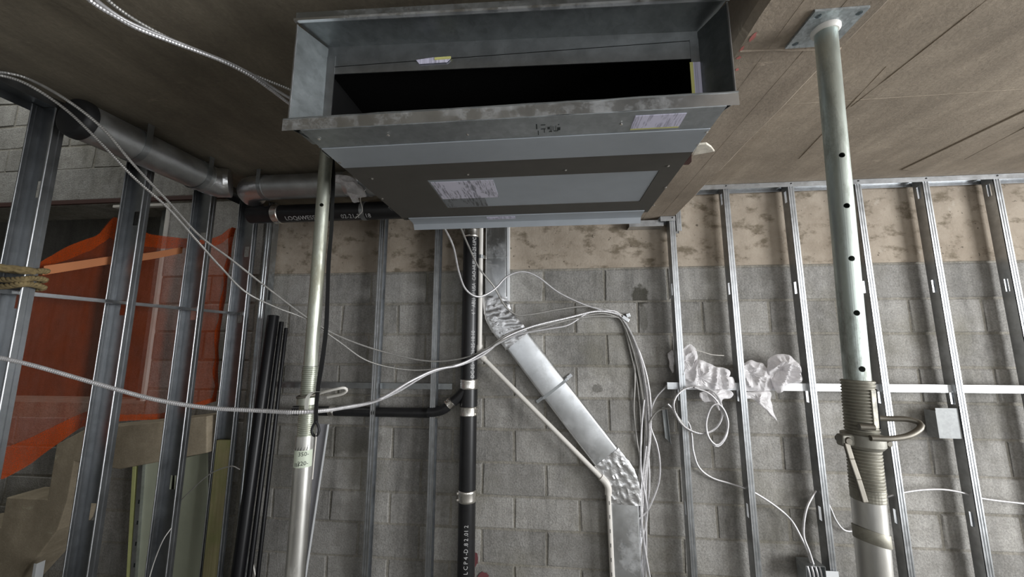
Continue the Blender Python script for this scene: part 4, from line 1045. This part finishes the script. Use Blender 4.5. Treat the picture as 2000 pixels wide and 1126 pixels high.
# coil of cable on the right
def coil(lb, pts, **kw): return cable(lb, pts, **kw)
cable('coiled ribbed cable hanging in loops in front of the first right-hand stud',
      [(1304, 788, 2.345), (1315, 800, 2.34), (1330, 826, 2.335), (1350, 842, 2.335), (1375, 846, 2.335), (1395, 838, 2.335), (1408, 820, 2.335), (1411, 800, 2.335), (1405, 780, 2.335), (1394, 765, 2.335), (1378, 757, 2.335), (1355, 755, 2.335), (1335, 760, 2.335), (1320, 775, 2.335), (1316, 795, 2.335), (1326, 820, 2.325), (1345, 838, 2.325), (1372, 846, 2.325), (1398, 835, 2.322), (1410, 812, 2.322), (1404, 786, 2.322)], .0065, True)
cable('smooth end of the coiled cable making two tall narrow loops',
      [(1356, 756, 2.33), (1385, 768, 2.325), (1405, 790, 2.32), (1419, 820, 2.318), (1420, 845, 2.318), (1410, 865, 2.318), (1398, 871, 2.318), (1386, 858, 2.318), (1379, 830, 2.318), (1384, 805, 2.315), (1392, 791, 2.31), (1402, 788, 2.31), (1414, 800, 2.31), (1422, 825, 2.31), (1417, 850, 2.31), (1402, 868, 2.31), (1390, 862, 2.31), (1381, 846, 2.31), (1379, 830, 2.31)], .006, False)
cable('dark ribbed cable arching from the wall bundle to the coil',
      [(1268, 825, 2.43), (1280, 806, 2.42), (1295, 798, 2.40), (1313, 799, 2.36), (1325, 815, 2.34), (1340, 835, 2.335)], .006, True, 'cable_dark')
cable('grey cable curving from the coil across the wall to the junction box',
      [(1330, 810, 2.44), (1345, 826, 2.44), (1351, 850, 2.44), (1354, 880, 2.44), (1365, 912, 2.44), (1390, 932, 2.44), (1425, 943, 2.435), (1450, 951, 2.41), (1475, 962, 2.41), (1515, 988, 2.42), (1545, 1015, 2.42), (1565, 1050, 2.40), (1578, 1078, 2.38), (1586, 1106, 2.365)], .0062, False)
cable('white cable looping from a stud slot down to the junction box',
      [(1594, 958, 2.40), (1588, 966, 2.395), (1576, 990, 2.38), (1570, 1020, 2.375), (1570, 1048, 2.37), (1580, 1075, 2.365), (1590, 1106, 2.36)], .0062, False)
cable('white cable sweeping right from the stud slots behind the near prop',
      [(1594, 958, 2.42), (1608, 966, 2.44), (1622, 992, 2.44), (1634, 1018, 2.44), (1652, 1036, 2.44), (1680, 1030, 2.44), (1705, 998, 2.44), (1722, 975, 2.42), (1738, 968, 2.395), (1765, 961, 2.40), (1800, 956, 2.41), (1840, 955, 2.41), (1878, 961, 2.397), (1920, 973, 2.40), (2010, 984, 2.41)], .0056, False)
cable('thin wire poking out of the left plastic clump', [(1352, 682, 2.40), (1370, 686, 2.39), (1390, 692, 2.39), (1414, 694, 2.40)], .0022, False, 'pvc', 'wire')
cable('thin pale wire bowed along the bottom of the left partition', [(330, 1000, 2.2), (370, 960, 2.1), (410, 925, 2.02), (450, 910, 1.97), (468, 916, 1.96)], .003, False, 'cable_dark', 'wire')
cable('thin wire curling below the mossy timber partition stud', [(283, 1160, 1.85), (300, 1100, 1.88), (318, 1055, 1.9), (335, 1030, 1.93)], .003, False, 'cable_dark', 'wire')
cable('thin white wire beside the black leaning pipes', [(491, 1080, 2.25), (494, 1100, 2.25), (500, 1130, 2.25)], .004, False, 'pvc', 'wire')
# cables on the ceiling at the top left
ZC = CEIL-.02
def ceiling_cable(lb, pts, r, ribbed, mat):
    return tag(put('armoured_cable', cable_mesh('armoured_cable', [aZ(x, y, z) for x, y, z in pts], r, ribbed), mat), lb, 'cable', 'cables under the dark ceiling')
ceiling_cable('nearest bright ribbed cable under the dark ceiling, top left', [(150, -20, .90), (185, 8, .90), (225, 32, .90), (265, 54, .90), (330, 80, .90), (390, 102, .90), (440, 122, .90), (490, 148, .90), (530, 176, .90), (575, 210, .90)], .0062, True, 'cable')
ceiling_cable('second bright cable lying tight beside the nearest ceiling cable', [(165, -20, .912), (200, 10, .912), (238, 36, .912), (280, 56, .912), (340, 80, .912), (400, 104, .912), (450, 124, .912), (495, 147, .912), (540, 176, .912), (590, 205, .912)], .0055, False, 'cable')
ceiling_cable('dark ribbed cable splitting off towards the fan unit under the ceiling', [(190, -20, .935), (215, 4, .935), (250, 30, .935), (290, 54, .93), (345, 82, .925), (400, 106, .925), (450, 124, .925), (500, 148, .925), (560, 172, .925), (600, 190, .92)], .0055, True, 'cable_dark')

# junction box at the foot of the third stud
p = aY(1598, 1112, 2.37); xj0, xj1 = aY(1572, 1110, 2.345).x, aY(1610, 1110, 2.345).x; zj = aY(1590, 1103, 2.345).z
jb = thing('junction_box', ((xj0+xj1)/2, 2.36, zj-.1), 'open metal junction box with cables on the third right-hand stud', 'electrical box')
part(MB().box(xj0, xj1, 2.335, 2.42, zj-.0015, zj).box(xj0, xj0+.0015, 2.335, 2.42, zj-.1, zj-.0015).box(xj1-.0015, xj1, 2.335, 2.42, zj-.1, zj-.0015).box(xj0, xj1, 2.4185, 2.42, zj-.1, zj-.0015).box(xj0, xj1, 2.335, 2.42, zj-.1, zj-.0985), 'box_shell', 'galv_dark', jb)
part(MB().box(xj1+.008, xj1+.075, 2.3555, 2.357, zj-.12, zj-.03), 'mounting_ear', 'white_steel', jb)
for k in range(4):
    x = xj0+.02+.02*k; part(MB().tube(catmull([(x, 2.36, zj-.002), (x+.004, 2.352, zj-.04), (x+.012, 2.36, zj-.09)], .01), .005, 8), 'wire_end', 'cable', jb, 50)

# ------------------------------------------------------------------ crumpled plastic
def crumple(lb, outline, Y, thick, seed, name='plastic_sheet', group=None, mat='plastic'):
    pts = [aY(x, y, Y) for x, y in outline]; loop = catmull(pts+[pts[0]], .008)[:-1]
    c = (sum(loop, Vector())/len(loop)).lerp(loop[0], .3); n = len(loop); K = 18; mb = MB(); sv = Vector((seed*3.7, seed*1.3, 0))
    def surf(sign):
        rings = []
        for k in range(K, 0, -1):
            t = k/K; ring = []
            for p in loop:
                q = c.lerp(p, t); fold = 1-2.6*abs(noise.noise(Vector((q.x*13+q.z*7, q.y, q.z*9-q.x*10))+sv))**.75; th = math.atan2(p.z-c.z, p.x-c.x); fold2 = 1-2.4*abs(noise.noise(Vector((cs(th)*3.4, sn(th)*3.4, t*1.6))+sv*2))**.8
                y = sign*thick*(math.sqrt(max(0, 1-t**3))*(.5+.75*fold+.16*fold2))
                jit = Vector((noise.noise(q*25+sv), 0, noise.noise(q*25-sv)))*.008*t
                ring.append(Vector((q.x, q.y-y, q.z))+jit)
            rings.append(ring)
        b = len(mb.v)
        mb.sweep(rings, False); mb.f.append(tuple(b+(K-1)*n+i for i in range(n)))
    surf(1); surf(-.45)
    o = mb.build(name, mat, None, 28); return tag(o, lb, 'plastic', group)
G = 'plastic sheeting caught on the wall studs'
crumple('tall crumpled plastic clump right of the first right-hand stud', [(1326, 688), (1347, 672), (1359, 682), (1362, 704), (1350, 722), (1334, 742), (1328, 752), (1322, 720)], 2.40, .03, 1, group=G)
crumple('small plastic flap sticking out left of the first right-hand stud', [(1305, 690), (1312, 684), (1316, 700), (1316, 726), (1309, 718)], 2.43, .012, 2, group=G)
crumple('wide draped plastic sheet between the first two right-hand studs', [(1330, 738), (1358, 706), (1372, 702), (1396, 714), (1424, 722), (1424, 736), (1430, 735), (1436, 752), (1420, 760), (1350, 758), (1330, 752)], 2.385, .028, 3, group=G)
crumple('plastic hanging below the splice channel beside the coil', [(1366, 766), (1390, 762), (1420, 760), (1432, 768), (1428, 778), (1412, 780), (1408, 796), (1402, 800), (1394, 786), (1376, 784), (1366, 776)], 2.38, .02, 4, group=G)
crumple('brownish plastic sheet right of the second right-hand stud', [(1448, 712), (1466, 704), (1480, 706), (1496, 716), (1508, 738), (1512, 754), (1496, 764), (1450, 758)], 2.385, .025, 5, group=G)
crumple('bright balled-up plastic against the third right-hand stud', [(1500, 702), (1512, 692), (1532, 690), (1552, 702), (1562, 720), (1568, 742), (1560, 748), (1540, 750), (1524, 766), (1514, 762), (1506, 740), (1498, 722)], 2.37, .045, 6, group=G)
crumple('pointed plastic tail hanging below the white channel', [(1452, 766), (1480, 764), (1504, 764), (1506, 784), (1512, 806), (1516, 820), (1506, 812), (1490, 796), (1470, 780), (1454, 776)], 2.375, .016, 7, group=G)
crumple('crumpled white plastic draped over the back round duct', [(648, 346), (664, 340), (686, 345), (700, 358), (712, 372), (714, 384), (700, 386), (704, 394), (688, 394), (680, 372), (664, 358), (650, 354)], 1.862, .02, 8)
cable('thin white thread dangling from the plastic on the round duct', [(714, 370, 1.86), (704, 385, 1.86), (706, 400, 1.86), (708, 412, 1.87), (694, 426, 1.88)], .0022, False, 'pvc', 'thread')

# ------------------------------------------------------------------ rope, strap, orange net
rope_pts = []
for q in range(3):
    zc = aX(60, (528, 545, 558)[q], PX+.01).z
    ring = []
    for k in range(28):
        a = 2*math.pi*k/28; hx, hy = .078, .034
        xx = PX-.0625+hx*max(-1, min(1, 1.35*cs(a))); yy = 1.252+hy*max(-1, min(1, 1.35*sn(a)))
        ring.append((xx, yy, zc+.006*sn(a*2+q)))
    rope_pts.append(ring)
rp = thing('hemp_rope', (PX-.04, 1.24, .25), 'brown hemp rope wound around the nearest partition stud', 'rope')
for ring in rope_pts:
    mb = MB(); c_ = [Vector(p) for p in ring]
    dense = []
    for i in range(len(c_)):
        for t in (0, .25, .5, .75): dense.append(c_[i].lerp(c_[(i+1) % len(c_)], t))
    for s_ in range(3):
        pts = []
        for i, p in enumerate(dense):
            a = i*.55+s_*2.094; pts.append(p+Vector((cs(a)*.004, cs(a)*.004, sn(a)*.0055)))
        mb.tube(pts, .0066, 6, False, None, True)
    part(mb, 'rope_turn', 'rope', rp, 60)
tails = [aX(x, y, PX+.02) for x, y in ((70, 530), (40, 526), (0, 522), (-60, 515))]
mb = MB(); dn = catmull(tails, .008)
for s_ in range(3): mb.tube([p+Vector((.0, cs(i*.5+s_*2.094)*.005, sn(i*.5+s_*2.094)*.007)) for i, p in enumerate(dn)], .0075, 6)
part(mb, 'rope_tail', 'rope', rp, 60)

XN = -2.2
def strap_pts():
    return [aX(x, y, -2.12-.02*k) for k, (x, y) in enumerate(((84, 528), (150, 518), (215, 508), (290, 500), (356, 488)))]
rings = []
for p in catmull(strap_pts(), .03):
    rings.append([p+Vector((0, 0, .020)), p+Vector((.0015, 0, .020)), p+Vector((.0015, 0, -.020)), p+Vector((0, 0, -.020))])
tag(MB().sweep(rings).build('webbing_strap', 'strap', None, 40), 'flat orange webbing strap stretched in front of the orange net', 'strap')
# net: sheet hung behind the partition with a sagging top edge
topL = [(-60, 575), (30, 545), (85, 505), (130, 482), (180, 462), (216, 424), (250, 440), (290, 458), (352, 466), (400, 470), (430, 458), (446, 446), (457, 446)]
botL = [(-60, 965), (12, 928), (60, 900), (110, 866), (160, 832), (230, 822), (300, 818), (340, 812), (380, 796), (430, 780), (436, 776)]
def edge(lst, X):
    P = [aX(x, y, X) for x, y in lst]; P.sort(key=lambda v: v.y); return P
def lerp_edge(P, y):
    if y <= P[0].y: return P[0].z
    for a, b in zip(P, P[1:]):
        if y <= b.y: return a.z+(b.z-a.z)*(y-a.y)/max(1e-6, b.y-a.y)
    return P[-1].z
TE, BE = edge(topL, XN), edge(botL, XN)
ya, yb = TE[0].y, min(TE[-1].y, 2.44)
NU, NV = 90, 46; mb = MB(); V = []
for i in range(NU+1):
    y = ya+(yb-ya)*i/NU; zt_, zb_ = lerp_edge(TE, y), lerp_edge(BE, y)
    for j in range(NV+1):
        t = j/NV; z = zt_+(zb_-zt_)*t
        fold = .022*noise.noise(Vector((y*3.2+z*2.2, z*1.4, 2)))+.012*(1-2*abs(noise.noise(Vector((y*5+z*4, z*2-y*3, 5)))))
        V.append((XN-.03*sn(t*3.1)+fold, y, z))
mb.v = V
for i in range(NU):
    for j in range(NV):
        a = i*(NV+1)+j; mb.f.append((a, a+1, a+NV+2, a+NV+1))
# doubled hem along the top edge and the folded lower corner
def fold_strip(col, lo, hi):
    rings = []
    for i in range(NU+1):
        f = i/NU; a = Vector(V[i*(NV+1)]); b = Vector(V[i*(NV+1)+NV]); L = (a-b).length
        t0, t1 = lo(f), hi(f)
        ring = []
        for k in range(7):
            t = t0+(t1-t0)*k/6; j = min(NV, max(0, int(round(t/L*NV)))) if L else 0
            q = a.lerp(b, min(1, t/L)); q.x = V[i*(NV+1)+j][0]+.008+.004*noise.noise(q*12); ring.append(q)
        rings.append(ring)
    mb = MB(); n = 7
    for r in rings: mb.v += [tuple(p) for p in r]
    for i in range(len(rings)-1):
        for k in range(n-1): mb.f.append((i*n+k, i*n+k+1, (i+1)*n+k+1, (i+1)*n+k))
    return part(mb, col, 'net_double', net, 60)
net = tag(mb.build('safety_net', 'net', None, 60), 'orange mesh safety net hung across the stairwell behind the partition', 'net')
def hl(i): a = Vector(V[i*(NV+1)]); b = Vector(V[i*(NV+1)+NV]); return (a-b).length
fold_strip('top_hem', lambda f: -.004, lambda f: .06+.03*noise.noise(Vector((f*9, 0, 0)))+.05*math.exp(-((f-.42)/.1)**2))
fold_strip('bottom_fold', lambda f: max(.02, hl(int(f*NU))-.03-.13*max(0, 1-f*1.9)), lambda f: hl(int(f*NU))+.002)
# vertical hem at the right-hand edge
rings = []
for j in range(NV+1):
    p = Vector(V[NU*(NV+1)+j]); rings.append([p+Vector((.006, -.035-.008*sn(j*.7), 0)), p+Vector((.009, -.018, 0)), p+Vector((.006, 0, 0)), p+Vector((.004, -.018, 0))])
part(MB().sweep(rings), 'side_hem', 'net_double', net, 60)

# ------------------------------------------------------------------ stairwell: stair flight, boards, timber, leaning pipes
YS = 2.27
def sy(x, y): q = aY(x, y, YS); return (q.x, q.z)
prof = [sy(404, 812), sy(300, 824), sy(165, 838), sy(112, 866)]
nx, nz = sy(110, 868); _, nz2 = sy(110, 975)
steps = [(nx, nz2)]
tx, tz = nx, nz2
for k in range(3):
    tx -= .30; steps.append((tx, tz)); tz -= .18; steps.append((tx, tz))
under = [(tx, tz-.35), sy(5, 1160), sy(70, 1090), sy(112, 1035), sy(132, 975), sy(145, 900), sy(232, 916), sy(330, 898), sy(404, 884)]
st_o = MB().prism(prof+[(nx, nz)]+steps+under, YS, D-.004).build('concrete_stair', 'stair', None, None, .006)
tag(st_o, 'rough concrete stair flight and landing seen below the orange net', 'stairs')
# green boards leaning below the landing
def board(lb, pts, Y, th, mat, name):
    P = [aY(x, y, Y) for x, y in pts]; return tag(MB().prism([(p.x, p.z) for p in P], Y, Y+th).build(name, mat, None, None, .002), lb, 'board')
bo = board('pale green board standing under the stair landing, wider right piece', [(342, 897), (404, 884), (404, 1180), (330, 1180)], 2.40, .012, 'greenboard', 'green_board')
bo = board('narrow pale green board standing under the stair landing', [(282, 903), (340, 897), (300, 1180), (258, 1180)], 2.415, .012, 'greenboard', 'green_board')
a0, a1 = aY(262, 910, 2.40), aY(247, 1180, 2.40)
tag(MB().sweep([[a0+Vector((-.012, 0, 0)), a0+Vector((.012, 0, 0)), a0+Vector((.012, .03, 0)), a0+Vector((-.012, .03, 0))], [a1+Vector((-.012, 0, 0)), a1+Vector((.012, 0, 0)), a1+Vector((.012, .03, 0)), a1+Vector((-.012, .03, 0))]]).build('edge_strip', 'lime'), 'thin yellow-green upright strip left of the green boards', 'strip')
a0, a1 = aY(275, 905, 2.395), aY(255, 1180, 2.395)
rs = tag(MB().sweep([[a0+Vector((-.018, 0, 0)), a0+Vector((.014, 0, 0)), a0+Vector((.014, .02, 0)), a0+Vector((-.018, .02, 0))], [a1+Vector((-.018, 0, 0)), a1+Vector((.014, 0, 0)), a1+Vector((.014, .02, 0)), a1+Vector((-.018, .02, 0))]]).build('slotted_rail', 'galv'), 'slotted steel rail standing beside the yellow-green strip', 'rail')
for k in range(5):
    q = a0.lerp(a1, .28+.15*k); part(MB().box(q.x+.002, q.x+.012, q.y-.001, q.y+.004, q.z-.012, q.z+.012), 'slot', 'print_black', rs)
# stud pieces low in the stairwell
pq = aY(68, 1100, 2.2); tag(MB().box(pq.x-.006, pq.x+.012, 2.2, 2.2015, FLOOR, pq.z).box(pq.x+.012, pq.x+.0135, 2.2, 2.24, FLOOR, pq.z).build('stub_stud', 'white_steel'), 'short bright stud end below the stair at the bottom left', 'stud')
pq = aY(180, 1078, 2.2); tag(MB().box(pq.x-.012, pq.x+.010, 2.2, 2.2015, pq.z-.14, pq.z).box(pq.x-.012, pq.x-.002, 2.2, 2.24, pq.z-.002, pq.z).build('small_bracket', 'white_steel'), 'small white bracket beside the second partition stud, low down', 'bracket')
for j, (x_, lb) in enumerate(((-3.34, 'pale stud inside the dark opening behind the net, left one'), (-3.05, 'pale stud inside the dark opening behind the net, right one'))):
    tag(MB().box(x_-.025, x_+.025, 2.62, 2.622, -.42, 1.06).box(x_+.023, x_+.025, 2.62, 2.68, -.42, 1.06).build('opening_stud', 'galv_dark'), lb, 'stud')
# mossy timber post behind the last partition stud
zt_ = aX(468, 850, PX-.06).z
tm = MB().box(PX-.108, PX-.012, 2.302, 2.328, FLOOR, zt_).build('timber_post', 'wood', None, None, .003)
tag(tm, 'mossy yellowish timber standing inside the last partition stud', 'post')
# black pipes and strips leaning in the corner
def lean(lb, top, bot_, r, mat, name, group=None):
    p0 = aY(*top); p1 = aY(*bot_); p1 = p0+(p1-p0)*((FLOOR-p0.z)/(p1.z-p0.z))
    o = MB().lathe(p0, p1-p0, [(0, r*.8), (.002, r), ((p1-p0).length, r), ((p1-p0).length, r-.003)], 24).build(name, mat, None, 40)
    return tag(o, lb, 'pipe', group)
lean('thick black plastic pipe leaning in the left corner', (534, 616, 2.31), (464, 1126, 2.12), .034, 'blackplastic', 'plastic_pipe', 'black pipes leaning in the corner')
lean('thin black plastic pipe leaning right of the thick one in the left corner', (559, 640, 2.345), (503, 1126, 2.16), .011, 'blackplastic', 'plastic_pipe', 'black pipes leaning in the corner')
lean('middle black plastic pipe leaning between thick and thin ones in the corner', (550, 628, 2.35), (487, 1126, 2.15), .014, 'blackplastic', 'plastic_pipe', 'black pipes leaning in the corner')
